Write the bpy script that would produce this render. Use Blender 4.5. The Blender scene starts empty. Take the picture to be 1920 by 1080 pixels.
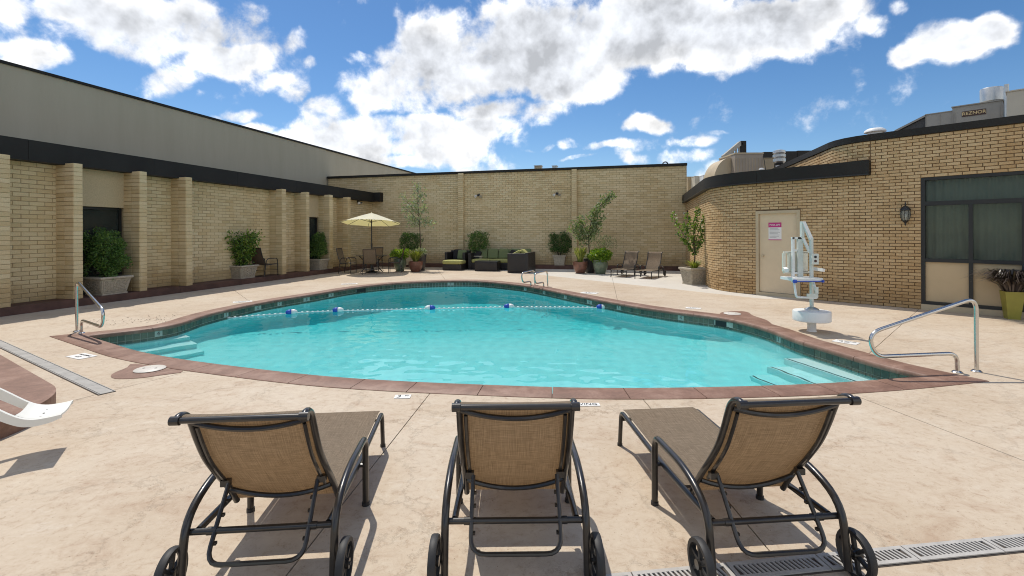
import bpy, bmesh, math, random
from mathutils import Vector, Matrix, Quaternion, noise
from mathutils.geometry import tessellate_polygon
random.seed(7)
scene = bpy.context.scene
COL = scene.collection
PI = math.pi

# ------------------------------------------------------------------ camera
CAM_H, F_PX, ROLL, PY = 1.6, 900.0, 0.0042, 437.0
cam_d = bpy.data.cameras.new('camera'); cam = bpy.data.objects.new('camera', cam_d); COL.objects.link(cam)
cam_d.sensor_width = 36; cam_d.lens = 36 * F_PX / 1920
cam_d.shift_y = -(540 - PY) / 1920
cam_d.clip_start = 0.05; cam_d.clip_end = 3000
cam.matrix_world = Matrix.Translation((0, 0, CAM_H)) @ Matrix.Rotation(PI / 2, 4, 'X') @ Matrix.Rotation(-ROLL, 4, 'Z')
scene.camera = cam

# ------------------------------------------------------------------ sun, exposure
SUN_EL = math.radians(61.5)
SUN_AZ = Vector((-0.49, 0.872, 0)).normalized()
SUN_DIR = SUN_AZ * math.cos(SUN_EL) + Vector((0, 0, math.sin(SUN_EL)))
sun_d = bpy.data.lights.new('sun', 'SUN'); sun_d.energy = 2.5; sun_d.angle = math.radians(0.5); sun_d.color = (1, 0.94, 0.845)
sun_d.cycles.is_caustics_light = True
sun = bpy.data.objects.new('sun', sun_d); COL.objects.link(sun)
sun.rotation_euler = (-SUN_DIR).to_track_quat('-Z', 'Y').to_euler()
scene.view_settings.view_transform = 'Standard'; scene.view_settings.look = 'None'
scene.view_settings.gamma = 1; scene.view_settings.use_curve_mapping = False
scene.view_settings.exposure = 0.62
scene.render.engine = 'CYCLES'
cy = scene.cycles
cy.use_denoising = True; cy.max_bounces = 10; cy.diffuse_bounces = 5; cy.glossy_bounces = 4; cy.transmission_bounces = 8
cy.transparent_max_bounces = 12; cy.sample_clamp_indirect = 6; cy.sample_clamp_direct = 0; cy.caustics_refractive = True; cy.caustics_reflective = False
cy.blur_glossy = 0.5; cy.filter_width = 1.05

# ------------------------------------------------------------------ world: Nishita sky with cumulus clouds
SKY_STRENGTH, CLOUD_LIGHT, CLOUD_DARK = 0.078, 0.84, 0.69
world = bpy.data.worlds.new('World'); scene.world = world; world.use_nodes = True
wt = world.node_tree; wt.nodes.clear()
def wn(t, **k):
    n = wt.nodes.new(t)
    for a, v in k.items(): setattr(n, a, v)
    return n
def wl(a, b): wt.links.new(a, b)
def wmath(op, a, b=None, c=None, clamp=False):
    n = wn('ShaderNodeMath', operation=op, use_clamp=clamp)
    for i, v in enumerate((a, b, c)):
        if v is None: continue
        if isinstance(v, (int, float)): n.inputs[i].default_value = v
        else: wl(v, n.inputs[i])
    return n.outputs[0]
def wramp(x, lo, hi, a=0.0, b=1.0, smooth=True):
    n = wn('ShaderNodeMapRange', interpolation_type='SMOOTHSTEP' if smooth else 'LINEAR')
    wl(x, n.inputs[0])
    for i, v in zip((1, 2, 3, 4), (lo, hi, a, b)): n.inputs[i].default_value = v
    return n.outputs[0]
sky = wn('ShaderNodeTexSky', sky_type='NISHITA', sun_disc=False)
sky.sun_elevation = SUN_EL; sky.sun_rotation = math.atan2(SUN_AZ.x, SUN_AZ.y)
sky.altitude = 1300; sky.air_density = 1.0; sky.dust_density = 0.6; sky.ozone_density = 1.6
tc = wn('ShaderNodeTexCoord'); dirv = tc.outputs['Generated']
sep = wn('ShaderNodeSeparateXYZ'); wl(dirv, sep.inputs[0]); dx, dy, dz = sep.outputs
dyc = wmath('MAXIMUM', dy, 0.05)
comb = wn('ShaderNodeCombineXYZ'); wl(wmath('DIVIDE', dx, dyc), comb.inputs[0]); wl(wmath('DIVIDE', dz, dyc), comb.inputs[1])
gvec = comb.outputs[0]
# warp the cloud outlines a little so no ellipse shows
wnz = wn('ShaderNodeTexNoise', noise_dimensions='3D'); wl(dirv, wnz.inputs['Vector'])
wnz.inputs['Scale'].default_value = 6; wnz.inputs['Detail'].default_value = 4
wsub = wn('ShaderNodeVectorMath', operation='SUBTRACT'); wl(wnz.outputs['Color'], wsub.inputs[0]); wsub.inputs[1].default_value = (0.5, 0.5, 0.5)
wsc = wn('ShaderNodeVectorMath', operation='SCALE'); wl(wsub.outputs[0], wsc.inputs[0]); wsc.inputs['Scale'].default_value = 0.16
wadd = wn('ShaderNodeVectorMath', operation='ADD'); wl(gvec, wadd.inputs[0]); wl(wsc.outputs[0], wadd.inputs[1])
wflat = wn('ShaderNodeVectorMath', operation='MULTIPLY'); wl(wadd.outputs[0], wflat.inputs[0]); wflat.inputs[1].default_value = (1, 1, 0)
gwarp = wflat.outputs[0]
# cumulus banks: bearing, elevation slope and half sizes (tangents seen from the court, north at 0), thickness
CLOUDS = [(290, 50, 250, 85, 1), (420, 105, 120, 55, 1), (150, 20, 120, 55, 1), (20, 25, 75, 50, .7), (60, 118, 100, 42, .7), (330, 130, 110, 42, .6),
          (548, 75, 42, 40, .45), (588, 122, 16, 18, .4), (450, 208, 55, 20, .6), (395, 178, 45, 15, .45), (540, 165, 60, 38, .65), (395, 215, 45, 12, .5),
          (600, 220, 90, 50, .8), (560, 255, 110, 32, .7), (700, 275, 130, 48, .8), (830, 275, 140, 52, .8), (900, 302, 95, 26, .7), (690, 310, 180, 28, .85), (520, 272, 130, 36, .85), (640, 262, 150, 50, .9), (770, 235, 130, 50, .9), (470, 238, 70, 22, .7), (880, 245, 120, 40, .85),
          (850, 115, 180, 95, 1), (720, 165, 95, 55, .75), (1010, 90, 230, 120, 1.15), (1220, 60, 290, 110, 1.2), (1420, 50, 200, 85, 1.1), (1560, 20, 100, 60, .9),
          (1050, 155, 160, 55, 1), (680, 112, 55, 15, .5), (950, 205, 160, 42, .8), (1300, 120, 160, 45, .9), (1490, 105, 70, 20, .6),
          (1800, 85, 120, 62, .95), (1715, 112, 58, 36, .8), (1880, 65, 70, 50, .9), (1655, 60, 45, 30, .5), (1692, 18, 25, 25, .45),
          (1210, 235, 58, 24, .6), (1070, 265, 36, 16, .5), (1010, 268, 38, 11, .5), (1152, 210, 16, 15, .4), (1170, 275, 95, 22, .6), (1290, 266, 95, 20, .6),
          (1240, 300, 130, 30, .7), (1345, 255, 45, 11, .45), (1080, 300, 60, 12, .5), (1760, 205, 34, 12, .5), (1400, 330, 160, 30, .6)]
fld = None
for (px, py, rx, ry, th) in CLOUDS:
    m = wn('ShaderNodeVectorMath', operation='MULTIPLY_ADD'); wl(gwarp, m.inputs[0])
    ix, iy = F_PX / rx, F_PX / ry
    m.inputs[1].default_value = (ix, iy, 0); m.inputs[2].default_value = (-(px - 960) / F_PX * ix, -(PY - py) / F_PX * iy, 0)
    ln = wn('ShaderNodeVectorMath', operation='LENGTH'); wl(m.outputs[0], ln.inputs[0])
    v = wramp(ln.outputs['Value'], 1.25, 0.25, 0, th)
    fld = v if fld is None else wmath('SMOOTH_MAX', fld, v, 0.15)
front = wramp(dy, 0.22, 0.45)
# the rest of the sky: broken cumulus, cover raised to add fill light
rest = wn('ShaderNodeTexNoise', noise_dimensions='3D'); wl(dirv, rest.inputs['Vector']); rest.inputs['Scale'].default_value = 2.3; rest.inputs['Detail'].default_value = 2
restv = wramp(rest.outputs['Fac'], 0.42, 0.62)
ff = wn('ShaderNodeMix', data_type='FLOAT'); wl(front, ff.inputs['Factor']); wl(restv, ff.inputs['A']); wl(fld, ff.inputs['B'])
field = ff.outputs['Result']
def puffs(off, sc, det, rough, dist):
    ad = wn('ShaderNodeVectorMath', operation='ADD'); wl(dirv, ad.inputs[0]); ad.inputs[1].default_value = off
    n = wn('ShaderNodeTexNoise', noise_dimensions='3D'); wl(ad.outputs[0], n.inputs['Vector'])
    for k, v in (('Scale', sc), ('Detail', det), ('Roughness', rough), ('Distortion', dist)): n.inputs[k].default_value = v
    return n.outputs['Fac']
p0 = puffs((0, 0, 0), 12, 10, 0.60, 0.15)
so = SUN_DIR * 0.03; b0 = puffs((0, 0, 0), 10, 5, 0.55, 0.1); b1 = puffs((so.x, so.y, so.z), 10, 5, 0.55, 0.1)
dens = wmath('SUBTRACT', wmath('MULTIPLY_ADD', wmath('SUBTRACT', p0, 0.5), 2.0, field), 0.36)
alpha = wmath('POWER', wramp(dens, -0.10, 0.42), 1.3)
alpha = wmath('MULTIPLY', alpha, wramp(dz, 0.0, 0.06))
lowp_ = puffs((0.3, 0.1, 0.2), 4.5, 3, 0.5, 0.0)
thick = wramp(wmath('MULTIPLY_ADD', wmath('SUBTRACT', lowp_, 0.5), 1.1, field), 0.38, 1.12)
relief = wmath('MULTIPLY', wmath('SUBTRACT', b0, b1), 1.6)
bright = wmath('ADD', wmath('SUBTRACT', 1.0, wmath('MULTIPLY', thick, 1 - CLOUD_DARK)), relief)
bright = wmath('MINIMUM', wmath('MAXIMUM', bright, 0.46), 1.10)
ccol = wn('ShaderNodeMix', data_type='RGBA'); wl(thick, ccol.inputs['Factor']); ccol.inputs['A'].default_value = (1, 1, 1, 1); ccol.inputs['B'].default_value = (0.90, 0.935, 1.0, 1)
hs = wn('ShaderNodeHueSaturation'); hs.inputs['Saturation'].default_value = 1.25; wl(sky.outputs[0], hs.inputs['Color'])
bgs = wn('ShaderNodeBackground'); wl(hs.outputs[0], bgs.inputs[0]); bgs.inputs[1].default_value = SKY_STRENGTH
bgc = wn('ShaderNodeBackground'); wl(ccol.outputs['Result'], bgc.inputs[0]); wl(wmath('MULTIPLY', bright, CLOUD_LIGHT), bgc.inputs[1])
mx = wn('ShaderNodeMixShader'); wl(alpha, mx.inputs[0]); wl(bgs.outputs[0], mx.inputs[1]); wl(bgc.outputs[0], mx.inputs[2])
wo = wn('ShaderNodeOutputWorld'); wl(mx.outputs[0], wo.inputs[0])
world.cycles.sampling_method = 'MANUAL'; world.cycles.sample_map_resolution = 1024

# ------------------------------------------------------------------ survey of the court
U = Vector((.2466, .9691)); N = Vector((.9691, -.2466)); W = Vector((.67, -.742))     # along the side wall, off the side wall, along the window wall
W0 = Vector((7.564, 10.815))
def ray(x, y):
    cx, cyy = x - 960, PY - y
    return (cx * math.cos(ROLL) + cyy * math.sin(ROLL)) / F_PX, (-cx * math.sin(ROLL) + cyy * math.cos(ROLL)) / F_PX
def G(x, y, h=0.0):                       # survey reading -> ground point
    a, b = ray(x, y); Z = (h - CAM_H) / b
    return Vector((a * Z, Z))
def AB(a, b): return U * a + N * b
def on_b(x, b):
    a, _ = ray(x, 437); Z = b / (N.x * a + N.y); return U.x * a * Z + U.y * Z
def on_a(x, A):
    a, _ = ray(x, 437); Z = A / (U.x * a + U.y); return N.x * a * Z + N.y * Z
def V3(p, z=0.0): return Vector((p[0], p[1], z))
def screen(p):                             # how large a thing shows from the court's entrance
    X, Y, Z = p.x, p.y, p.z - CAM_H
    if Y < .3: return None
    return 960 + F_PX * X / Y, PY - F_PX * Z / Y, F_PX / Y

# ------------------------------------------------------------------ mesh helpers
class MB:
    def __init__(s): s.v = []; s.f = []; s.r = []; s.cur = 0.0; s.use = False
    def rnd(s, x): s.cur = x; s.use = True
    def add(s, vs, fs):
        o = len(s.v); s.v += [tuple(v) for v in vs]; s.r += [s.cur] * len(vs)
        s.f += [tuple(i + o for i in f) for f in fs]
    def box(s, c, sz, m=None):
        x, y, z = (k / 2 for k in sz)
        vs = [Vector((sx * x, sy * y, sz_ * z)) for sz_ in (-1, 1) for sy in (-1, 1) for sx in (-1, 1)]
        c = Vector(c); vs = [(m @ v if m else v) + c for v in vs]
        s.add(vs, [(0, 2, 3, 1), (4, 5, 7, 6), (0, 1, 5, 4), (2, 6, 7, 3), (0, 4, 6, 2), (1, 3, 7, 5)])
    def hexa(s, b, t):                     # bottom ring, top ring of equal count
        n = len(b); s.add(list(b) + list(t), [tuple(range(n))[::-1], tuple(range(n, 2 * n))] + [(i, (i + 1) % n, n + (i + 1) % n, n + i) for i in range(n)])
    def prism(s, poly, z0, z1):            # poly: 2D, counter-clockwise; any simple polygon
        n = len(poly); tri = tessellate_polygon([[Vector((p[0], p[1], 0)) for p in poly]])
        top = [(a, b, c) if ((Vector(poly[b]) - Vector(poly[a])).cross(Vector(poly[c]) - Vector(poly[a])) > 0) else (a, c, b) for a, b, c in tri]
        vs = [(p[0], p[1], z1) for p in poly] + [(p[0], p[1], z0) for p in poly]
        s.add(vs, top + [(c + n, b + n, a + n) for a, b, c in top] + [(n + i, n + (i + 1) % n, (i + 1) % n, i) for i in range(n)])
    def tube(s, pts, r, n=8, closed=False, cap=True):
        pts = [Vector(p) for p in pts]; m = len(pts); rr = r if isinstance(r, (list, tuple)) else [r] * m
        T = []
        for i in range(m):
            a = pts[(i - 1) % m] if (closed or i > 0) else pts[i]; b = pts[(i + 1) % m] if (closed or i < m - 1) else pts[i]
            T.append((b - a).normalized())
        up = Vector((0, 0, 1)) if abs(T[0].z) < .9 else Vector((1, 0, 0))
        x = T[0].cross(up).normalized(); vs = []
        for i in range(m):
            if i: x = (T[i - 1].rotation_difference(T[i]) @ x)
            x = (x - T[i] * x.dot(T[i])).normalized(); y = T[i].cross(x)
            for k in range(n):
                an = 2 * PI * k / n; vs.append(pts[i] + (x * math.cos(an) + y * math.sin(an)) * rr[i])
        fs = []
        for i in range(m if closed else m - 1):
            j = (i + 1) % m
            for k in range(n): fs.append((i * n + k, i * n + (k + 1) % n, j * n + (k + 1) % n, j * n + k))
        if cap and not closed: fs += [tuple(range(n))[::-1], tuple((m - 1) * n + k for k in range(n))]
        s.add(vs, fs)
    def lathe(s, prof, c=(0, 0, 0), n=20, ry=1.0):
        c = Vector(c); vs = []; m = len(prof)
        for r, z in prof:
            for k in range(n): vs.append(c + Vector((r * math.cos(2 * PI * k / n), ry * r * math.sin(2 * PI * k / n), z)))
        fs = [(i * n + k, i * n + (k + 1) % n, (i + 1) * n + (k + 1) % n, (i + 1) * n + k) for i in range(m - 1) for k in range(n)]
        if prof[0][0] > 1e-5: fs.append(tuple(range(n))[::-1])
        if prof[-1][0] > 1e-5: fs.append(tuple((m - 1) * n + k for k in range(n)))
        s.add(vs, fs)
    def grid(s, rows, thick=None):         # rows of points -> sheet, optionally thickened along its normals
        h, w = len(rows), len(rows[0]); P = [Vector(p) for r in rows for p in r]
        fs = [(i * w + j, i * w + j + 1, (i + 1) * w + j + 1, (i + 1) * w + j) for i in range(h - 1) for j in range(w - 1)]
        if thick is None: s.add(P, fs); return
        nn = [Vector() for _ in P]
        for f in fs:
            c = (P[f[1]] - P[f[0]]).cross(P[f[3]] - P[f[0]])
            for i in f: nn[i] += c
        Q = [p - nn[i].normalized() * thick for i, p in enumerate(P)]; k = len(P)
        rim = [j for j in range(w)] + [i * w + w - 1 for i in range(1, h)] + [(h - 1) * w + j for j in range(w - 2, -1, -1)] + [i * w for i in range(h - 2, 0, -1)]
        fs2 = fs + [tuple(i + k for i in f[::-1]) for f in fs] + [(rim[(i + 1) % len(rim)], rim[i], rim[i] + k, rim[(i + 1) % len(rim)] + k) for i in range(len(rim))]
        s.add(P + Q, fs2)
    def mesh(s, name, mat, smooth=False):
        me = bpy.data.meshes.new(name); me.from_pydata(s.v, [], s.f); me.update()
        for m in (mat if isinstance(mat, (list, tuple)) else [mat]): me.materials.append(m)
        if s.use:
            at = me.attributes.new('rnd', 'FLOAT', 'POINT'); at.data.foreach_set('value', s.r)
        if smooth:
            me.polygons.foreach_set('use_smooth', [True] * len(me.polygons))
            if smooth is not True: me.set_sharp_from_angle(angle=math.radians(smooth))
        return me
    def build(s, name, mat, parent=None, smooth=False):
        return obj(name, s.mesh(name, mat, smooth), parent)
def obj(name, me, parent=None):
    o = bpy.data.objects.new(name, me); COL.objects.link(o)
    if parent: o.parent = parent
    return o
def thing(name, label, cat, loc=(0, 0, 0), rz=0.0, group=None):
    o = bpy.data.objects.new(name, None); COL.objects.link(o); o.empty_display_size = .1
    o.location = loc; o.rotation_euler = (0, 0, rz); return tag(o, label, cat, group)
def tag(o, label=None, cat=None, group=None, kind=None):
    for k, v in (('label', label), ('category', cat), ('group', group), ('kind', kind)):
        if v: o[k] = v
    return o
def copy_tree(o, parent=None):
    c = o.copy(); COL.objects.link(c); c.parent = parent
    for ch in list(o.children): copy_tree(ch, c)
    return c
def fil(pts, r, k=5):                      # round the corners of a polyline
    pts = [Vector(p) for p in pts]; out = [pts[0]]
    for i in range(1, len(pts) - 1):
        a, b, c = pts[i - 1], pts[i], pts[i + 1]
        ri = r[i - 1] if isinstance(r, (list, tuple)) else r
        d1 = min(ri, (a - b).length * .49); d2 = min(ri, (c - b).length * .49)
        p, q = b + (a - b).normalized() * d1, b + (c - b).normalized() * d2
        for t in range(k + 1):
            u = t / k; out.append(p * (1 - u) ** 2 + b * 2 * u * (1 - u) + q * u * u)
    out.append(pts[-1]); return out
def rotz(a): return Matrix.Rotation(a, 3, 'Z')
def ang(d): return math.atan2(d[1], d[0])
def text_mesh(s, size, mat, depth=0.001, bold=0.0):
    cu = bpy.data.curves.new('lettering', 'FONT'); cu.body = s; cu.size = size; cu.align_x = 'CENTER'; cu.align_y = 'CENTER'; cu.extrude = depth; cu.offset = bold; cu.resolution_u = 3
    t = bpy.data.objects.new('lettering', cu); COL.objects.link(t)
    me = bpy.data.meshes.new_from_object(t.evaluated_get(bpy.context.evaluated_depsgraph_get())); me.name = 'lettering'
    bpy.data.objects.remove(t); bpy.data.curves.remove(cu); me.materials.clear(); me.materials.append(mat); return me

# ------------------------------------------------------------------ materials
def mat(name):
    m = bpy.data.materials.new(name); m.use_nodes = True; nt = m.node_tree
    b = nt.nodes['Principled BSDF']; return m, nt, b
def nn(nt, t, **k):
    n = nt.nodes.new(t)
    for a, v in k.items(): setattr(n, a, v)
    return n
def C(*c): return (c[0], c[1], c[2], 1)
def noise_n(nt, scale, detail=4, rough=.55, vec=None, dist=0.0):
    n = nn(nt, 'ShaderNodeTexNoise'); n.inputs['Scale'].default_value = scale; n.inputs['Detail'].default_value = detail; n.inputs['Roughness'].default_value = rough; n.inputs['Distortion'].default_value = dist
    if vec is not None: nt.links.new(vec, n.inputs['Vector'])
    return n
def ramp_n(nt, x, stops):
    r = nn(nt, 'ShaderNodeValToRGB'); nt.links.new(x, r.inputs[0]); e = r.color_ramp.elements
    while len(e) < len(stops): e.new(.5)
    for i, (p, c) in enumerate(stops): e[i].position = p; e[i].color = C(*c)
    return r.outputs[0]
def mix_n(nt, f, a, b, mode='MIX'):
    m = nn(nt, 'ShaderNodeMix', data_type='RGBA', blend_type=mode)
    for s, v in ((m.inputs['Factor'], f), (m.inputs['A'], a), (m.inputs['B'], b)):
        if isinstance(v, (int, float)): s.default_value = v
        elif isinstance(v, tuple): s.default_value = C(*v)
        else: nt.links.new(v, s)
    return m.outputs['Result']
def bump_n(nt, b, h, strength, dist):
    u = nn(nt, 'ShaderNodeBump'); u.inputs['Strength'].default_value = strength; u.inputs['Distance'].default_value = dist
    nt.links.new(h, u.inputs['Height']); nt.links.new(u.outputs[0], b.inputs['Normal']); return u
def pos(nt): return nn(nt, 'ShaderNodeNewGeometry').outputs['Position']
def scaled(nt, v, s):
    m = nn(nt, 'ShaderNodeVectorMath', operation='MULTIPLY'); nt.links.new(v, m.inputs[0]); m.inputs[1].default_value = s; return m.outputs[0]
def plain(name, col, rough=.5, metal=0.0, var=.12, scale=9.0, bump=0.0, bscale=60.0, spec=None, coat=0.0):
    m, nt, b = mat(name); p = pos(nt)
    n = noise_n(nt, scale, 5, .6, p)
    lo = tuple(c * (1 - var) for c in col); hi = tuple(min(1, c * (1 + var)) for c in col)
    nt.links.new(ramp_n(nt, n.outputs['Fac'], [(.3, lo), (.7, hi)]), b.inputs['Base Color'])
    b.inputs['Roughness'].default_value = rough; b.inputs['Metallic'].default_value = metal
    if spec is not None: b.inputs['Specular IOR Level'].default_value = spec
    if coat: b.inputs['Coat Weight'].default_value = coat
    if bump: bump_n(nt, b, noise_n(nt, bscale, 3, .6, p).outputs['Fac'], bump, .01)
    return m
def rnd_value(nt):                         # one random number per piece, whether it is its own object or joined
    at = nn(nt, 'ShaderNodeAttribute', attribute_name='rnd'); oi = nn(nt, 'ShaderNodeObjectInfo')
    a = nn(nt, 'ShaderNodeMath', operation='ADD'); nt.links.new(at.outputs['Fac'], a.inputs[0]); nt.links.new(oi.outputs['Random'], a.inputs[1])
    f = nn(nt, 'ShaderNodeMath', operation='FRACT'); nt.links.new(a.outputs[0], f.inputs[0]); return f.outputs[0]
def brick_mat(name, stops, stain, speck=.25):
    m, nt, b = mat(name); p = pos(nt); r = rnd_value(nt)
    c = ramp_n(nt, r, stops)
    n1 = noise_n(nt, 55, 4, .7, p); c = mix_n(nt, speck, c, ramp_n(nt, n1.outputs['Fac'], [(.35, (.5, .45, .38)), (.65, (1.05, 1.05, 1.05))]), 'MULTIPLY')
    st = noise_n(nt, .9, 5, .65, scaled(nt, p, (1.3, 1.3, .45)))         # weather streaks, taller than wide
    c = mix_n(nt, ramp_n(nt, st.outputs['Fac'], [(.50, (0, 0, 0)), (.78, (.75, .75, .75))]), c, stain, 'MULTIPLY')
    lg = noise_n(nt, .28, 3, .5, p); c = mix_n(nt, 1.0, c, ramp_n(nt, lg.outputs['Fac'], [(.3, (.90, .87, .82)), (.7, (1.06, 1.06, 1.05))]), 'MULTIPLY')
    sz = nn(nt, 'ShaderNodeSeparateXYZ'); nt.links.new(p, sz.inputs[0]); dn = noise_n(nt, 2.5, 5, .7, p)
    da = nn(nt, 'ShaderNodeMath', operation='MULTIPLY_ADD'); nt.links.new(dn.outputs['Fac'], da.inputs[0]); da.inputs[1].default_value = -.75; nt.links.new(sz.outputs[2], da.inputs[2])
    c = mix_n(nt, ramp_n(nt, da.outputs[0], [(0, (.7, .7, .7)), (.28, (0, 0, 0))]), c, (.76, .68, .58), 'MULTIPLY')      # splash-back dirt at the foot
    nt.links.new(c, b.inputs['Base Color']); b.inputs['Roughness'].default_value = .85; b.inputs['Specular IOR Level'].default_value = .25
    bump_n(nt, b, noise_n(nt, 120, 3, .7, p).outputs['Fac'], .35, .006); return m
M = {}
M['brick'] = brick_mat('buff_brick', [(0, (.60, .48, .28)), (.3, (.675, .555, .345)), (.75, (.73, .615, .40)), (1, (.64, .505, .295))], (.88, .79, .66))
M['mortar'] = plain('buff_mortar', (.34, .26, .15), .95, var=.25, scale=4)
M['rbrick'] = brick_mat('tan_brick', [(0, (.51, .36, .195)), (.35, (.58, .425, .24)), (.7, (.635, .48, .285)), (1, (.54, .38, .205))], (.88, .77, .61), .35)
M['rmortar'] = plain('brown_mortar', (.20, .13, .072), .95, var=.3, scale=6)
M['stucco'] = plain('tan_stucco', (.50, .40, .25), .95, var=.12, scale=40, bump=.5, bscale=120)
M['panel'] = plain('tan_painted_panel', (.55, .42, .25), .5, var=.06, scale=2)
M['door'] = plain('tan_door_paint', (.66, .54, .37), .45, var=.05, scale=3)
M['doorframe'] = plain('tan_frame_paint', (.50, .41, .27), .5, var=.08, scale=3)
M['fascia'] = plain('dark_bronze_metal', (.018, .0165, .014), .6, var=.2, scale=1.2, spec=.3)
M['frame'] = plain('black_aluminium', (.014, .015, .015), .45, var=.15, scale=3)
M['red'] = None
def concrete_red():
    m, nt, b = mat('red_brown_concrete'); p = pos(nt)
    n = noise_n(nt, 3.2, 6, .68, p, .6); c = ramp_n(nt, n.outputs['Fac'], [(.28, (.16, .085, .056)), (.5, (.235, .13, .09)), (.72, (.34, .215, .16))])
    n2 = noise_n(nt, 38, 4, .7, p); c = mix_n(nt, .3, c, ramp_n(nt, n2.outputs['Fac'], [(.35, (.5, .45, .42)), (.6, (1, 1, 1))]), 'MULTIPLY')
    nt.links.new(c, b.inputs['Base Color']); b.inputs['Roughness'].default_value = .6
    bump_n(nt, b, n2.outputs['Fac'], .3, .004); return m
M['red'] = concrete_red()
M['kerb'] = plain('dark_red_kerb', (.105, .052, .038), .7, var=.35, scale=3, bump=.2)
def deck_mat():
    m, nt, b = mat('stamped_concrete'); p = pos(nt)
    big = noise_n(nt, .55, 5, .6, p, .4)
    c = ramp_n(nt, big.outputs['Fac'], [(.30, (.475, .385, .285)), (.5, (.525, .44, .34)), (.70, (.565, .49, .395))])
    mid = noise_n(nt, 2.4, 10, .78, scaled(nt, p, (.75, 1.35, 1)), .9)                     # release-powder mottling
    c = mix_n(nt, ramp_n(nt, mid.outputs['Fac'], [(.30, (.75, .75, .75)), (.48, (.0, .0, .0))]), c, (.39, .28, .195))
    c = mix_n(nt, ramp_n(nt, mid.outputs['Fac'], [(.55, (0, 0, 0)), (.72, (.7, .7, .7))]), c, (.60, .545, .46))
    fine = noise_n(nt, 16, 9, .8, p, .5)
    c = mix_n(nt, .75, c, ramp_n(nt, fine.outputs['Fac'], [(.33, (.66, .54, .46)), (.46, (.96, .93, .90)), (.62, (1.05, 1.05, 1.04))]), 'MULTIPLY')
    spots = noise_n(nt, 60, 3, .6, p); sp = ramp_n(nt, spots.outputs['Fac'], [(.27, (.34, .24, .18)), (.345, (1, 1, 1))]); c = mix_n(nt, .75, c, sp, 'MULTIPLY')
    # fine cracks pressed by the stamp, here and there
    vo = nn(nt, 'ShaderNodeTexVoronoi', feature='DISTANCE_TO_EDGE'); vo.inputs['Scale'].default_value = 1.0
    wv = nn(nt, 'ShaderNodeVectorMath', operation='MULTIPLY_ADD'); nt.links.new(noise_n(nt, 2.6, 8, .75, p).outputs['Color'], wv.inputs[0]); wv.inputs[1].default_value = (.9, .9, 0); nt.links.new(p, wv.inputs[2])
    nt.links.new(wv.outputs[0], vo.inputs['Vector'])
    vein = ramp_n(nt, vo.outputs['Distance'], [(0, (0, 0, 0)), (.009, (1, 1, 1))])
    vm = noise_n(nt, 1.3, 3, .6, p); vf = ramp_n(nt, vm.outputs['Fac'], [(.50, (0, 0, 0)), (.66, (.5, .5, .5))])
    c = mix_n(nt, vf, c, mix_n(nt, vein, (.5, .36, .27), (1, 1, 1)), 'MULTIPLY')
    sx = nn(nt, 'ShaderNodeSeparateXYZ'); nt.links.new(p, sx.inputs[0])
    # the pale plain slab poured in the far corner
    a0, a1 = G(1085, 523), G(1345, 551); d = (a1 - a0).normalized(); nrm = Vector((-d.y, d.x))
    if nrm.y < 0: nrm = -nrm
    cc = nn(nt, 'ShaderNodeVectorMath', operation='DOT_PRODUCT'); nt.links.new(p, cc.inputs[0]); cc.inputs[1].default_value = (nrm.x, nrm.y, 0)
    st = nn(nt, 'ShaderNodeMath', operation='GREATER_THAN'); nt.links.new(cc.outputs['Value'], st.inputs[0]); st.inputs[1].default_value = nrm.dot(a0)
    sb = nn(nt, 'ShaderNodeMath', operation='GREATER_THAN'); nt.links.new(sx.outputs[1], sb.inputs[0]); sb.inputs[1].default_value = 11.5
    sm = nn(nt, 'ShaderNodeMath', operation='MULTIPLY'); nt.links.new(st.outputs[0], sm.inputs[0]); nt.links.new(sb.outputs[0], sm.inputs[1])
    pale = ramp_n(nt, big.outputs['Fac'], [(.3, (.53, .49, .43)), (.7, (.61, .575, .515))])
    c = mix_n(nt, sm.outputs[0], c, pale)
    nt.links.new(c, b.inputs['Base Color']); b.inputs['Roughness'].default_value = .7; b.inputs['Specular IOR Level'].default_value = .3
    h = nn(nt, 'ShaderNodeMath', operation='MULTIPLY_ADD'); nt.links.new(fine.outputs['Fac'], h.inputs[0]); h.inputs[1].default_value = .8
    nt.links.new(vein, h.inputs[2]); bump_n(nt, b, h.outputs[0], .45, .006); return m
M['deck'] = deck_mat()
M['sub'] = plain('dark_joint_filler', (.10, .08, .065), .95, var=.3)
M['earth'] = plain('dry_earth', (.30, .24, .17), .95, var=.3, scale=.2)
def grey_render():
    m, nt, b = mat('grey_render'); p = pos(nt)
    n = noise_n(nt, .8, 6, .65, scaled(nt, p, (2.2, 2.2, .35))); c = ramp_n(nt, n.outputs['Fac'], [(.3, (.41, .375, .285)), (.7, (.455, .42, .325))])
    nt.links.new(c, b.inputs['Base Color']); b.inputs['Roughness'].default_value = .9
    bump_n(nt, b, noise_n(nt, 40, 4, .7, p).outputs['Fac'], .25, .01); return m
M['grey'] = grey_render()
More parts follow.
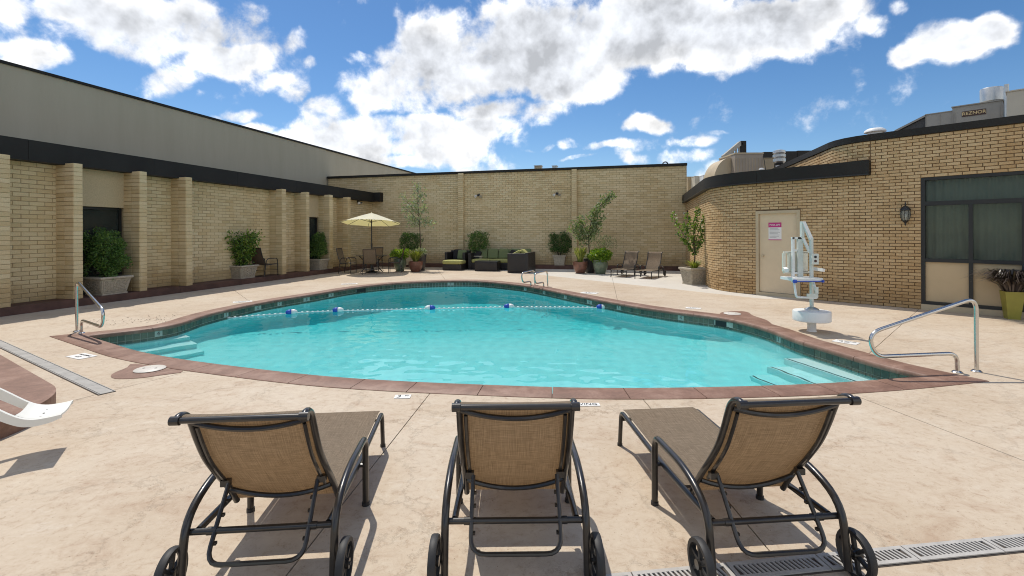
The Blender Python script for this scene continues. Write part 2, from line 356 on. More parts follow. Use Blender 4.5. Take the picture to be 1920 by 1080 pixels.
def plaster():
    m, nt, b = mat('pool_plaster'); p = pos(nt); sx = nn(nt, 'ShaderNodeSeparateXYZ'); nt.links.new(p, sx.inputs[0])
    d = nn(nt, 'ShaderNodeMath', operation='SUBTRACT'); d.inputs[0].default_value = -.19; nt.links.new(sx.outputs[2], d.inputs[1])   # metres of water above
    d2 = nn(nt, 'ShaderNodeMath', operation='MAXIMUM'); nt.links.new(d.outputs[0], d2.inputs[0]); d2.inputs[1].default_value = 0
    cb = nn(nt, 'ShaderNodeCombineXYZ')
    for i, k in enumerate((.86, .135, .105)):  # light absorbed by the water is put into the plaster colour, by depth
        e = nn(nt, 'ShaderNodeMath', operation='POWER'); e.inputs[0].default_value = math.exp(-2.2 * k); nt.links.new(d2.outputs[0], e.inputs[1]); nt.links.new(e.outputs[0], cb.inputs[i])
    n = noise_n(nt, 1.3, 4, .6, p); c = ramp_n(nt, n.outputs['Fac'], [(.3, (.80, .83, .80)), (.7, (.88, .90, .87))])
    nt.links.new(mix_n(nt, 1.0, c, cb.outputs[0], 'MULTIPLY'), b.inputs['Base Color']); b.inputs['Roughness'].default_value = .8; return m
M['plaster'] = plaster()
M['nosing'] = plain('step_nosing', (.10, .06, .04), .6)
M['grout'] = plain('tile_grout', (.50, .52, .45), .9, var=.2)
def tile_mat():
    m, nt, b = mat('waterline_tile'); r = rnd_value(nt); p = pos(nt)
    c = ramp_n(nt, r, [(0, (.075, .085, .065)), (.5, (.115, .125, .095)), (1, (.15, .145, .10))])
    c = mix_n(nt, .4, c, ramp_n(nt, noise_n(nt, 30, 4, .7, p).outputs['Fac'], [(.35, (.5, .5, .45)), (.65, (1.3, 1.3, 1.2))]), 'MULTIPLY')
    nt.links.new(c, b.inputs['Base Color']); b.inputs['Roughness'].default_value = .25; return m
M['tile'] = tile_mat()
M['white'] = plain('white_gloss', (.78, .78, .76), .4, var=.03)
M['pooltile'] = plain('grey_number_tile', (.42, .45, .40), .35, var=.1)
M['marker'] = plain('white_marker_tile', (.74, .73, .70), .5, var=.08, scale=25)
M['ink'] = plain('black_ink', (.02, .02, .022), .6)
M['steel'] = plain('polished_steel', (.60, .585, .56), .2, 1.0, var=.06, scale=14)
M['alu'] = plain('brushed_galvanised', (.52, .52, .50), .42, 1.0, var=.1, scale=8)
M['tubing'] = plain('dark_bronze_tubing', (.020, .017, .015), .32, var=.3, scale=30, coat=.3)
M['rubber'] = plain('black_rubber', (.022, .022, .023), .6, var=.2)
def sling_mat(name, a, b_, tr):
    m, nt, b = mat(name); tcn = nn(nt, 'ShaderNodeTexCoord'); o = tcn.outputs['Object']
    w1 = noise_n(nt, 1, 3, .6, scaled(nt, o, (640, 8, 8))); w2 = noise_n(nt, 1, 3, .6, scaled(nt, o, (9, 480, 480)))
    mm = nn(nt, 'ShaderNodeMath', operation='ADD'); nt.links.new(w1.outputs['Fac'], mm.inputs[0]); nt.links.new(w2.outputs['Fac'], mm.inputs[1])
    hf = nn(nt, 'ShaderNodeMath', operation='MULTIPLY'); nt.links.new(mm.outputs[0], hf.inputs[0]); hf.inputs[1].default_value = .5
    c = ramp_n(nt, hf.outputs[0], [(.36, a), (.62, b_)])
    nt.links.new(c, b.inputs['Base Color']); b.inputs['Roughness'].default_value = .75; b.inputs['Specular IOR Level'].default_value = .2
    t = nn(nt, 'ShaderNodeBsdfTranslucent'); nt.links.new(mix_n(nt, 1.0, c, tr, 'MULTIPLY'), t.inputs[0])
    ms = nn(nt, 'ShaderNodeMixShader'); ms.inputs[0].default_value = .36; nt.links.new(b.outputs[0], ms.inputs[1]); nt.links.new(t.outputs[0], ms.inputs[2])
    nt.links.new(ms.outputs[0], nt.nodes['Material Output'].inputs[0]); return m
M['sling'] = sling_mat('woven_sling', (.135, .103, .07), (.365, .295, .215), (.80, .56, .32))
M['sling2'] = sling_mat('brown_sling', (.085, .066, .05), (.16, .125, .095), (1, .8, .6))
M['canopy'] = None
def canopy():
    m, nt, b = mat('pale_yellow_canvas'); b.inputs['Base Color'].default_value = C(.90, .89, .79); b.inputs['Roughness'].default_value = .8
    t = nn(nt, 'ShaderNodeBsdfTranslucent'); t.inputs[0].default_value = C(.95, .90, .60)
    ms = nn(nt, 'ShaderNodeMixShader'); ms.inputs[0].default_value = .5; nt.links.new(b.outputs[0], ms.inputs[1]); nt.links.new(t.outputs[0], ms.inputs[2])
    nt.links.new(ms.outputs[0], nt.nodes['Material Output'].inputs[0]); return m
M['canopy'] = canopy()
M['stonepot'] = plain('cast_stone', (.43, .375, .29), .85, var=.2, scale=14, bump=.4, bscale=80)
M['greenpot'] = plain('green_glaze', (.15, .19, .125), .28, var=.35, scale=7)
M['brownpot'] = plain('copper_glaze', (.17, .075, .05), .3, var=.4, scale=6)
M['darkpot'] = plain('charcoal_pot', (.045, .042, .042), .5, var=.3)
M['limepot'] = plain('lime_pot', (.30, .27, .045), .42, var=.15, scale=4)
M['soil'] = plain('soil', (.035, .025, .018), 1, var=.4, scale=40)
M['bark'] = plain('bark', (.10, .075, .05), .9, var=.4, scale=30)
def leaf_mat(name, lo, mid, hi, tr=.35, gl=.4):
    m, nt, b = mat(name); r = rnd_value(nt); c = ramp_n(nt, r, [(0, lo), (.55, mid), (1, hi)])
    nt.links.new(c, b.inputs['Base Color']); b.inputs['Roughness'].default_value = gl
    t = nn(nt, 'ShaderNodeBsdfTranslucent'); nt.links.new(mix_n(nt, 1.0, c, (1.2, 1.35, .5), 'MULTIPLY'), t.inputs[0])
    ms = nn(nt, 'ShaderNodeMixShader'); ms.inputs[0].default_value = tr; nt.links.new(b.outputs[0], ms.inputs[1]); nt.links.new(t.outputs[0], ms.inputs[2])
    nt.links.new(ms.outputs[0], nt.nodes['Material Output'].inputs[0]); return m
M['leaf_dark'] = leaf_mat('hedge_leaf', (.025, .065, .015), (.065, .15, .03), (.19, .30, .06), .25, .3)
M['leaf_mid'] = leaf_mat('shrub_leaf', (.05, .11, .018), (.11, .21, .03), (.25, .34, .06), .35, .35)
M['leaf_lime'] = leaf_mat('lime_leaf', (.10, .20, .015), (.20, .32, .025), (.36, .42, .05), .4, .4)
M['leaf_yellow'] = leaf_mat('yellow_green_leaf', (.16, .19, .04), (.30, .33, .07), (.42, .42, .12), .4, .45)
M['leaf_olive'] = leaf_mat('olive_leaf', (.10, .14, .06), (.20, .26, .12), (.38, .42, .26), .35, .45)
M['leaf_pale'] = leaf_mat('silvery_leaf', (.22, .26, .17), (.34, .38, .26), (.50, .53, .40), .35, .5)
M['leaf_purple'] = leaf_mat('purple_blade', (.025, .018, .018), (.055, .042, .038), (.13, .10, .085), .15, .3)
M['wicker'] = None
def wicker():
    m, nt, b = mat('dark_wicker'); o = nn(nt, 'ShaderNodeTexCoord').outputs['Object']
    w = nn(nt, 'ShaderNodeTexChecker'); nt.links.new(o, w.inputs[0]); w.inputs['Scale'].default_value = 55; w.inputs[1].default_value = C(.030, .024, .022); w.inputs[2].default_value = C(.014, .012, .012)
    nt.links.new(w.outputs[0], b.inputs['Base Color']); b.inputs['Roughness'].default_value = .4; bump_n(nt, b, w.outputs[1], .6, .004); return m
M['wicker'] = wicker()
M['cush_green'] = plain('olive_cushion', (.16, .19, .085), .9, var=.15, scale=30, bump=.2)
M['cush_lime'] = plain('lime_cushion', (.36, .35, .12), .9, var=.12, scale=30, bump=.2)
M['cush_black'] = plain('black_cushion', (.02, .019, .019), .9, var=.2)
M['strip'] = plain('grey_strip_drain', (.35, .335, .31), .7, var=.15, scale=8)
M['grate'] = plain('grey_grate', (.42, .40, .37), .6, var=.12, scale=12)
M['lid'] = plain('pinkish_plastic_lid', (.60, .56, .50), .5, var=.08)
M['resin'] = plain('white_resin', (.80, .79, .73), .42, var=.03, scale=2)
M['blue'] = plain('blue_plastic', (.02, .07, .42), .4)
M['cream'] = plain('cream_plastic', (.74, .71, .60), .4, var=.05)
M['palegreen'] = plain('pale_grey_paint', (.62, .65, .60), .4, var=.05)
M['magenta'] = plain('magenta_print', (.52, .03, .20), .5, var=.03)
M['paper'] = plain('white_paper', (.78, .77, .75), .6, var=.02)
M['greyink'] = plain('grey_print', (.33, .33, .34), .7)
M['ductbox'] = plain('grey_tan_louvre', (.36, .30, .235), .6, var=.1, scale=2)
M['ductan'] = plain('tan_sheet_metal', (.50, .40, .26), .5, var=.1, scale=2)
M['unit'] = plain('grey_sheet_metal', (.34, .32, .28), .5, var=.12, scale=2)
M['unitdark'] = plain('filter_mesh', (.07, .07, .068), .8, var=.4, scale=30)
M['beige'] = plain('beige_sheet_metal', (.58, .53, .42), .5, var=.06, scale=2)
M['plate'] = plain('brown_nameplate', (.06, .022, .012), .4)
M['platetext'] = plain('cream_lettering', (.78, .60, .30), .5)
def glass_mat(name, tint, rough=.02, body=.5):
    m, nt, b = mat(name); b.inputs['Base Color'].default_value = C(*tint); b.inputs['Roughness'].default_value = rough; b.inputs['Specular IOR Level'].default_value = .6
    t = nn(nt, 'ShaderNodeBsdfTransparent'); t.inputs[0].default_value = C(.78, .84, .80)
    ms = nn(nt, 'ShaderNodeMixShader'); ms.inputs[0].default_value = body; nt.links.new(t.outputs[0], ms.inputs[1]); nt.links.new(b.outputs[0], ms.inputs[2])
    nt.links.new(ms.outputs[0], nt.nodes['Material Output'].inputs[0]); return m
M['glass'] = glass_mat('window_glass', (.085, .095, .088), .03, .30)
M['curtain'] = plain('grey_curtain', (.70, .69, .62), .9, var=.15, scale=1.5)
M['lampglass'] = glass_mat('lantern_glass', (.5, .5, .45), .1, .35)
M['interior'] = plain('dark_room', (.06, .06, .058), .9)
# ================================================================== POOL OUTLINE
def catmull(pts, step):
    out = []
    P = [pts[0] * 2 - pts[1]] + pts + [pts[-1] * 2 - pts[-2]]
    for i in range(1, len(P) - 2):
        a, b, c, d = P[i - 1:i + 3]; n = max(2, int((c - b).length / step))
        for k in range(n):
            t = k / n
            out.append(.5 * ((2 * b) + (c - a) * t + (2 * a - 5 * b + 4 * c - d) * t * t + (3 * b - a - 3 * c + d) * t ** 3))
    out.append(pts[-1]); return out
def resample(pts, step):
    L = [0]
    for a, b in zip(pts, pts[1:]): L.append(L[-1] + (b - a).length)
    n = max(2, round(L[-1] / step)); out = []; j = 0
    for k in range(n + 1):
        s = L[-1] * k / n
        while j < len(L) - 2 and L[j + 1] < s: j += 1
        out.append(pts[j].lerp(pts[j + 1], min(1, max(0, (s - L[j]) / max(1e-9, L[j + 1] - L[j])))))
    return out
def relax(p, it):
    for _ in range(it): p = [p[0]] + [(p[i - 1] + p[i] * 2 + p[i + 1]) / 4 for i in range(1, len(p) - 1)] + [p[-1]]
    return p
NEAR = [(165, 630), (215, 645), (262, 659), (350, 675), (480, 691.5), (625, 707), (782, 716.5), (880, 720.5), (1030, 726), (1167, 728), (1360, 725.5), (1535, 719.5), (1662, 711), (1735, 704)]
FAR = [(1735, 704), (1708, 699), (1660, 687.5), (1610, 672.5), (1535, 650), (1500, 641), (1472, 630), (1435, 615.5), (1360, 597), (1280, 587), (1205, 576.5), (1130, 563.5), (1055, 549), (1005, 539), (955, 532), (880, 526.5),
       (775, 529), (700, 535), (650, 541.5), (600, 550), (500, 566), (400, 587), (350, 603), (320, 611.5), (250, 621), (165, 630)]
near = resample(catmull([G(*p) for p in NEAR], .05), .12); far = resample(catmull([G(*p) for p in FAR], .05), .12)
near, far = relax(near, 8), relax(far, 8)
POOL = near[:-1] + far[:-1]                 # counter-clockwise seen from above
NP = len(POOL); I_R = len(near) - 1          # index of the right-hand corner
def pool_normals(P):
    out = []
    for i in range(len(P)):
        a, b, c = P[i - 1], P[i], P[(i + 1) % len(P)]
        n1 = Vector(((b - a).y, -(b - a).x)).normalized(); n2 = Vector(((c - b).y, -(c - b).x)).normalized()
        m = (n1 + n2); m = m.normalized(); k = min(1.75, 1 / max(.3, m.dot(n1))); out.append(m * k)
    return out
PN = pool_normals(POOL)
def offs(d): return [p + n * d for p, n in zip(POOL, PN)]
COPE_W = .34
OUTER = offs(COPE_W); TILE_LINE = offs(.035)
WATER_Z = -.19
def inside(p, poly):
    c = False; j = len(poly) - 1
    for i in range(len(poly)):
        a, b = poly[i], poly[j]
        if (a.y > p[1]) != (b.y > p[1]) and p[0] < (b.x - a.x) * (p[1] - a.y) / (b.y - a.y) + a.x: c = not c
        j = i
    return c
PC = sum(POOL, Vector((0, 0))) / NP

# ================================================================== GROUND AND DECK
B0, B1 = (-24, -8), (24, 34)
gm = MB(); BIG = 900
for x0, x1, y0, y1 in ((-BIG, B0[0], -BIG, BIG), (B1[0], BIG, -BIG, BIG), (B0[0], B1[0], -BIG, B0[1]), (B0[0], B1[0], B1[1], BIG)):
    gm.add([(x0, y0, -.06), (x1, y0, -.06), (x1, y1, -.06), (x0, y1, -.06)], [(0, 1, 2, 3)])
tag(gm.build('ground', M['earth']), kind='structure', label='dry bare ground around the hotel')
deck = bpy.data.objects.new('pool_deck', None); COL.objects.link(deck); tag(deck, 'cream and pink stamped concrete deck around the pool', kind='structure')
CORN = [Vector((B1[0], B0[1])), Vector((B1[0], B1[1])), Vector((B0[0], B1[1])), Vector((B0[0], B0[1]))]
def border_hit(p, d):
    best = None
    for i in range(4):
        a, b = CORN[i - 1], CORN[i]; e = b - a; den = d.x * e.y - d.y * e.x
        if abs(den) < 1e-9: continue
        t = ((a.x - p.x) * e.y - (a.y - p.y) * e.x) / den; u = ((a.x - p.x) * d.y - (a.y - p.y) * d.x) / den
        if t > 0 and -1e-6 <= u <= 1 + 1e-6 and (best is None or t < best[0]): best = (t, i - 1 + u)
    return p + d * best[0], best[1] % 4
JOINTS = [((337, 700), (130, 752)), ((795, 738), (513, 1080)), ((1212, 752), (1458, 1043)), ((1622, 748), (1770, 805)), ((1640, 664), (1725, 585)), ((1165, 562), (1152, 518)), ((838, 526), (826, 510)), ((470, 567), (440, 545))]
rays = []
for a, b in JOINTS:
    p, q = G(*a), G(*b); d = (q - p).normalized(); i = min(range(NP), key=lambda k: (OUTER[k] - p).length); rays.append((i, d))
rays.sort(key=lambda r: r[0])
for k in range(len(rays)):
    i0, d0 = rays[k]; i1, d1 = rays[(k + 1) % len(rays)]
    n = (i1 - i0) % NP; arc = [OUTER[(i0 + j) % NP] for j in range(n + 1)]
    g = .004; s0 = Vector((-d0.y, d0.x)) * g; s1 = Vector((d1.y, -d1.x)) * g
    h0, u0 = border_hit(arc[0] + s0, d0); h1, u1 = border_hit(arc[-1] + s1, d1)
    poly = [arc[0] + s0, h0]; c = int(math.floor(u0)) + 1; lim = u1 if u1 >= u0 else u1 + 4
    while c <= lim: poly.append(CORN[c % 4]); c += 1
    poly += [h1, arc[-1] + s1] + arc[-2:0:-1]
    mb = MB(); mb.prism(poly, -.05, 0.0); mb.build('deck_slab', M['deck'], deck)
sb = MB()
for i in range(NP):                          # filler seen down the joints
    j = (i + 1) % NP; a, b = OUTER[i], OUTER[j]; da, db = (a - PC).normalized() * 6, (b - PC).normalized() * 6
    sb.add([V3(a, -.012), V3(b, -.012), V3(b + db, -.012), V3(a + da, -.012)], [(0, 3, 2, 1)])
sb.build('joint_filler', M['sub'], deck)

# ================================================================== SWIMMING POOL
pool = thing('swimming_pool', 'free-form swimming pool with red concrete edge and dark tile band', 'swimming pool')
# coping stones
cum = [0]
for i in range(NP): cum.append(cum[-1] + (POOL[(i + 1) % NP] - POOL[i]).length)
def cut(n0, n1, k):                          # indices splitting the run n0..n1 into k lengths
    return [n0 + round((n1 - n0) * i / k) for i in range(k + 1)]
ends = cut(0, I_R, 17)[:-1] + cut(I_R, NP, 28)
for a, b in zip(ends, ends[1:]):
    mb = MB(); rows = []
    for k in range(a, b + 1):
        p, n = POOL[k % NP], PN[k % NP]; tdir = Vector((-n.y, n.x)).normalized(); sh = tdir * (.0035 if k == a else (-.0035 if k == b else 0))
        P = lambda d, z: V3(p + n * d + sh, z)
        rows.append([P(0, -.055), P(-.004, -.03), P(.004, .0), P(.022, .010), P(COPE_W - .012, .010), P(COPE_W - .004, .004), P(COPE_W - .004, -.055)])
    m = len(rows[0]); nr = len(rows); vs = [v for r in rows for v in r]
    fs = [(i * m + j, (i + 1) * m + j, (i + 1) * m + (j + 1) % m, i * m + (j + 1) % m) for i in range(nr - 1) for j in range(m)]
    fs = [f[::-1] for f in fs] + [tuple(range(m)), tuple((nr - 1) * m + j for j in range(m))[::-1]]
    mb.add(vs, fs); mb.build('coping_stone', M['red'], pool, smooth=50)
# plaster shell
ROPE_Y = 11.2
def depth(p):
    t = min(1, max(0, (p.y - 8.2) / 5.5)); t = t * t * (3 - 2 * t)
    return .98 + 1.25 * t
sh = MB(); TL = offs(.035); rings = []
rings.append([V3(p, -.055) for p in TL]); rings.append([V3(p, -.35) for p in TL])
rings.append([V3(p, -depth(p) + .25) for p in TL]); rings.append([V3(p.lerp(PC, .02), -depth(p) + .07) for p in TL])
for t in (.06, .12, .2, .3, .4, .5, .6, .7, .8, .9):
    rings.append([V3(p.lerp(PC, t), -depth(p.lerp(PC, t))) for p in TL])
vs = [v for r in rings for v in r]; fs = []
for i in range(len(rings) - 1):
    for k in range(NP): fs.append((i * NP + k, i * NP + (k + 1) % NP, (i + 1) * NP + (k + 1) % NP, (i + 1) * NP + k))
vs.append(V3(PC, -depth(PC))); c = len(vs) - 1; L0 = (len(rings) - 1) * NP
fs += [(L0 + k, L0 + (k + 1) % NP, c) for k in range(NP)]
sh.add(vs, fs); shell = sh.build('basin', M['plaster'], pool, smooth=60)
# waterline tiles, each its own piece
TP = .101; tiles = []
TW = offs(.0345); tl = [0]
for i in range(NP): tl.append(tl[-1] + (TW[(i + 1) % NP] - TW[i]).length)
def along(s):
    s %= tl[-1]; lo, hi = 0, NP
    while hi - lo > 1:
        m = (lo + hi) // 2
        if tl[m] <= s: lo = m
        else: hi = m
    a, b = TW[lo], TW[(lo + 1) % NP]; return a.lerp(b, (s - tl[lo]) / max(1e-9, tl[lo + 1] - tl[lo])), (b - a).normalized()
nt_ = int(tl[-1] / TP); tp = tl[-1] / nt_
def px_to_s(x, y):
    p = G(x, y); return min((k * tp / 2 for k in range(2 * nt_)), key=lambda s: (along(s)[0] - p).length)
MARKS = [((312, 616), '4'), ((437, 581), '5'), ((497, 569), '6'), ((537, 562), '7'), ((585, 554), '8'), ((631, 546.5), '9'), ((845, 528), '9'), ((977, 536), '9'), ((1015, 542), '8'), ((1055, 550), '7'), ((1099, 559), '6'), ((1153, 569), '5'), ((1270, 587), '4'), ((1457, 624), '3')]
marks = [(px_to_s(*p), t) for p, t in MARKS]
SKIM = [px_to_s(682, 538), px_to_s(1350, 597)]
tb = MB(); y0 = .0
tb.box((0, 0, 0), (tp - .007, .010, .094)); TILE_ME = None
gb = MB(); k0 = [V3(p + n * .002, -.056) for p, n in zip(TW, PN)]
gr0 = [V3(p - n * .0015, -.056) for p, n in zip(TW, PN)]; gr1 = [V3(p - n * .0015, -.30) for p, n in zip(TW, PN)]
gb.add(gr0 + gr1, [(k, (k + 1) % NP, NP + (k + 1) % NP, NP + k) for k in range(NP)]); gb.build('grout', M['grout'], pool)
cand = []
for k in range(nt_):
    for row in (0, 1):
        s = (k + .5) * tp
        if any(abs(((s - m + tl[-1] / 2) % tl[-1]) - tl[-1] / 2) < .075 for m, _ in marks) and row == 0: continue
        if any(abs(((s - m + tl[-1] / 2) % tl[-1]) - tl[-1] / 2) < .21 for m in SKIM) and row == 0: continue
        p, t = along(s); nrm = Vector((-t.y, t.x)); z = -.106 - row * .101
        sc = screen(V3(p, z)); face = nrm.dot(Vector((0, 0)) - p)
        size = sc[2] if (sc and row == 0 and face > 0 and -10 < sc[0] < 1930) else 0
        cand.append((size, p + nrm * .002, ang(t), z))
cand.sort(key=lambda c: -c[0])
me = tb.mesh('tile', M['tile']); rest_t = MB()
for i, (sz, p, a, z) in enumerate(cand):
    if i < 300 and sz > 0:
        o = obj('tile', me, pool); o.location = V3(p, z); o.rotation_euler = (0, 0, a)
    else:
        rest_t.rnd(random.random()); rest_t.box(V3(p, z), (tp - .007, .010, .094), rotz(a))
tag(rest_t.build('tile_band', M['tile'], pool), kind='stuff')
for s, t in marks:
    p, tt = along(s); nrm = Vector((-tt.y, tt.x)); a = ang(tt)
    mb = MB(); mb.box((0, 0, 0), (.125, .012, .092)); o = mb.build('depth_marker', M['pooltile'], pool); o.location = V3(p + nrm * .002, -.108); o.rotation_euler = (0, 0, a)
    x = obj('lettering', text_mesh(t, .10, M['ink']), o); x.rotation_euler = (PI / 2, 0, PI); x.location = (0, .0075, 0)
for s in SKIM:
    p, tt = along(s); nrm = Vector((-tt.y, tt.x)); a = ang(tt)
    mb = MB()
    for c, d in (((0, 0, .045), (.40, .014, .012)), ((0, 0, -.055), (.40, .014, .012)), ((-.195, 0, -.005), (.012, .014, .088)), ((.195, 0, -.005), (.012, .014, .088))): mb.box(c, d)
    o = mb.build('skimmer_mouth', M['frame'], pool); o.location = V3(p + nrm * .004, -.105); o.rotation_euler = (0, 0, a)
    mb = MB(); mb.box((0, 0, -.005), (.378, .004, .088)); q = mb.build('weir_flap', M['rubber'], o)
# steps in the two corners
def clip(poly, p0, n):                       # keep the side where (p-p0).n < 0
    out = []
    for i in range(len(poly)):
        a, b = poly[i - 1], poly[i]; da, db = (a - p0).dot(n), (b - p0).dot(n)
        if (da < 0) != (db < 0): out.append(a.lerp(b, da / (da - db)))
        if db < 0: out.append(b)
    return out
INN = offs(.033)
wd = (Vector((4.60, 5.40)) - Vector((4.22, 7.0))).normalized(); wn_ = Vector((wd.y, -wd.x))
if wn_.x > 0: wn_ = -wn_
ld = Vector((.64, .77)).normalized(); lnr = Vector((.77, -.64)).normalized()
for k in range(3):
    p0 = Vector((4.40, 6.25)) + wn_ * (.30 + .31 * k)
    poly = clip(clip(INN, p0, wn_), Vector((0, 6.95 - .1 * k)), Vector((0, 1))); zt = WATER_Z - .13 - .24 * k
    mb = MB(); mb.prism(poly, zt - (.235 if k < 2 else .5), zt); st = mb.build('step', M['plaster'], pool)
    e = [p for p in poly if abs((p - p0).dot(wn_)) < 1e-4]
    if len(e) >= 2:
        a, b = min(e, key=lambda q: q.y), max(e, key=lambda q: q.y); q = (b - a); c = (a + b) / 2 - wn_ * .035
        mb = MB(); mb.box(V3(c, zt + .004), (q.length * .97, .028, .006), rotz(ang(q))); mb.build('nosing', M['nosing'], st)
    p0 = Vector((-6.42, 7.75)) + lnr * (.36 * k)
    poly = clip(clip(INN, p0, lnr), Vector((-6.42, 7.75)) + ld * 1.05, ld)
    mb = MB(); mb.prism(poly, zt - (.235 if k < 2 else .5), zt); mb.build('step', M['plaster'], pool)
# skimmer pads and lids let into the deck
def pad(pts, name, m, z0, z1, parent): mb = MB(); mb.prism(pts, z0, z1); return mb.build(name, m, parent)
def ccw(p):
    a = sum(p[i - 1].x * p[i].y - p[i].x * p[i - 1].y for i in range(len(p))); return p if a > 0 else p[::-1]
for pts, lid in (([(300, 690), (250, 682), (238, 690), (222, 696), (208, 704), (216, 710.5), (260, 709.5), (300, 704), (345, 697)], (281, 693.5)),
                 ([(1355, 596), (1352, 586.5), (1385, 583.5), (1403, 586), (1412, 592), (1440, 602), (1440, 612)], (1373, 589))):
    w = [G(*p) for p in pts]; w = resample(catmull(w + [w[0]], .05), .08)[:-1]
    pad(ccw(w), 'skimmer_pad', M['red'], -.05, .005, pool)
    c = G(*lid); mb = MB(); mb.lathe([(.0, .0), (.155, .0), (.16, .004), (.15, .012), (0, .014)][1:], V3(c, .008), 28); L = mb.build('skimmer_lid', M['lid'], pool, smooth=40)
    mb = MB()
    for q in (-.07, .07): mb.lathe([(.014, 0), (.014, .003)], V3(c + Vector((q, .02 * q)), .0195), 10)
    mb.build('finger_hole', M['ink'], L)
# lettering tiles on the deck
def deck_tile(px, w, d, rz, txt, size, label, cat='marker', name='deck_marker'):
    c = G(*px); t = thing(name, label, cat, V3(c), rz)
    mb = MB(); mb.box((0, 0, .004), (w, d, .006)); mb.build('tile', M['marker'], t)
    for s, sz, x, y in txt:
        o = obj('lettering', text_mesh(s, sz, M['ink'], .0008), t); o.location = (x, y, .0082)
    return t
deck_tile((755, 744.5), .155, .10, .05, [('3', .10, -.035, 0), ('FT', .04, .04, .01)], .1, 'small white depth tile reading 3 on the near deck edge')
deck_tile((1082, 759.5), .42, .075, 0.0, [('NO DIVING', .072, 0, 0)], .1, 'white no diving tile behind the middle lounger')
deck_tile((153, 668.5), .34, .20, -.45, [('NO DIVING', .05, 0, .04), ('4 FT', .06, 0, -.04)], .1, 'white lettered tile between the floor drain and the pool edge')
deck_tile((1586, 642), .30, .19, -.9, [('NO DIVING', .045, 0, .04), ('3 FT', .06, 0, -.035)], .1, 'white lettered tile beside the pool lift base')
deck_tile((1300, 578), .30, .19, -.5, [('NO DIVING', .045, 0, .04), ('4 FT', .06, 0, -.035)], .1, 'white lettered tile near the right skimmer lid')
deck_tile((1105, 549.5), .45, .30, -.5, [('NO DIVING', .065, 0, .05), ('6 FT', .09, 0, -.06)], .1, 'white lettered tile right of the pool ladder')
deck_tile((455, 566), .40, .22, .5, [('NO DIVING', .06, 0, .05), ('5 FT', .08, 0, -.05)], .1, 'white lettered tile on the deck by the left rope end')
deck_tile((655, 532.5), .5, .26, .3, [('NO DIVING', .075, 0, .05), ('8 FT', .09, 0, -.06)], .1, 'white lettered tile on the deck in front of the dining set')

# ================================================================== WATER
def water():
    m, nt, b = mat('pool_water'); nt.nodes.remove(b)
    g = nn(nt, 'ShaderNodeBsdfGlass'); g.inputs['IOR'].default_value = 1.19; g.inputs['Roughness'].default_value = 0.0; g.inputs['Color'].default_value = C(1, 1, 1)
    df = nn(nt, 'ShaderNodeBsdfDiffuse'); df.inputs[0].default_value = C(.03, .55, .60)            # light scattered back by the water itself
    mxs = nn(nt, 'ShaderNodeMixShader'); mxs.inputs[0].default_value = .14; nt.links.new(g.outputs[0], mxs.inputs[1]); nt.links.new(df.outputs[0], mxs.inputs[2])
    out = nt.nodes['Material Output']; nt.links.new(mxs.outputs[0], out.inputs['Surface'])
    return m
xs = [p.x for p in POOL]; ys = [p.y for p in POOL]; ST = .045
clipm = offs(.03); grid = {}; wv, wf = [], []
nx, ny = int((max(xs) - min(xs)) / ST) + 3, int((max(ys) - min(ys)) / ST) + 3
def ripple(x, y):
    h = 0.0
    for (kx, ky, a, ph) in WAVES: h += a * math.sin(kx * x + ky * y + ph)
    q = noise.noise(Vector((x * 2.1, y * 2.6, 3.7))) * .0026 + noise.noise(Vector((x * 5.3, y * 6.1, 8.2))) * .0020
    return h + q
rw = random.Random(3); WAVES = []
for _ in range(14):
    lam = rw.uniform(.14, .5); an = rw.uniform(0, 2 * PI); WAVES.append((2 * PI / lam * math.cos(an), 2 * PI / lam * math.sin(an), .00045 * lam / .4, rw.uniform(0, 6)))
rowsx = []
for j in range(ny):
    y = min(ys) - ST + j * ST; cr = []
    for i in range(NP):
        a, b = clipm[i - 1], clipm[i]
        if (a.y > y) != (b.y > y): cr.append(a.x + (b.x - a.x) * (y - a.y) / (b.y - a.y))
    rowsx.append(sorted(cr))
def inw(x, j):
    c = rowsx[j]; return sum(1 for q in c if q < x) % 2 == 1
ok = [[inw(min(xs) - ST + i * ST, j) for i in range(nx)] for j in range(ny)]
for j in range(ny - 1):
    for i in range(nx - 1):
        if ok[j][i] or ok[j][i + 1] or ok[j + 1][i] or ok[j + 1][i + 1]:
            q = []
            for (di, dj) in ((0, 0), (1, 0), (1, 1), (0, 1)):
                key = (i + di, j + dj)
                if key not in grid:
                    x, y = min(xs) - ST + key[0] * ST, min(ys) - ST + key[1] * ST; grid[key] = len(wv); wv.append((x, y, WATER_Z + ripple(x, y)))
                q.append(grid[key])
            wf.append(q)
wm = bpy.data.meshes.new('water'); wm.from_pydata(wv, [], wf); wm.polygons.foreach_set('use_smooth', [True] * len(wf)); wm.materials.append(water())
wat = tag(obj('water', wm), 'rippled turquoise water filling the pool', kind='structure')
wat.cycles.is_caustics_caster = True
for o in pool.children:
    if o.name.split('.')[0] in ('basin', 'step'): o.cycles.is_caustics_receiver = True
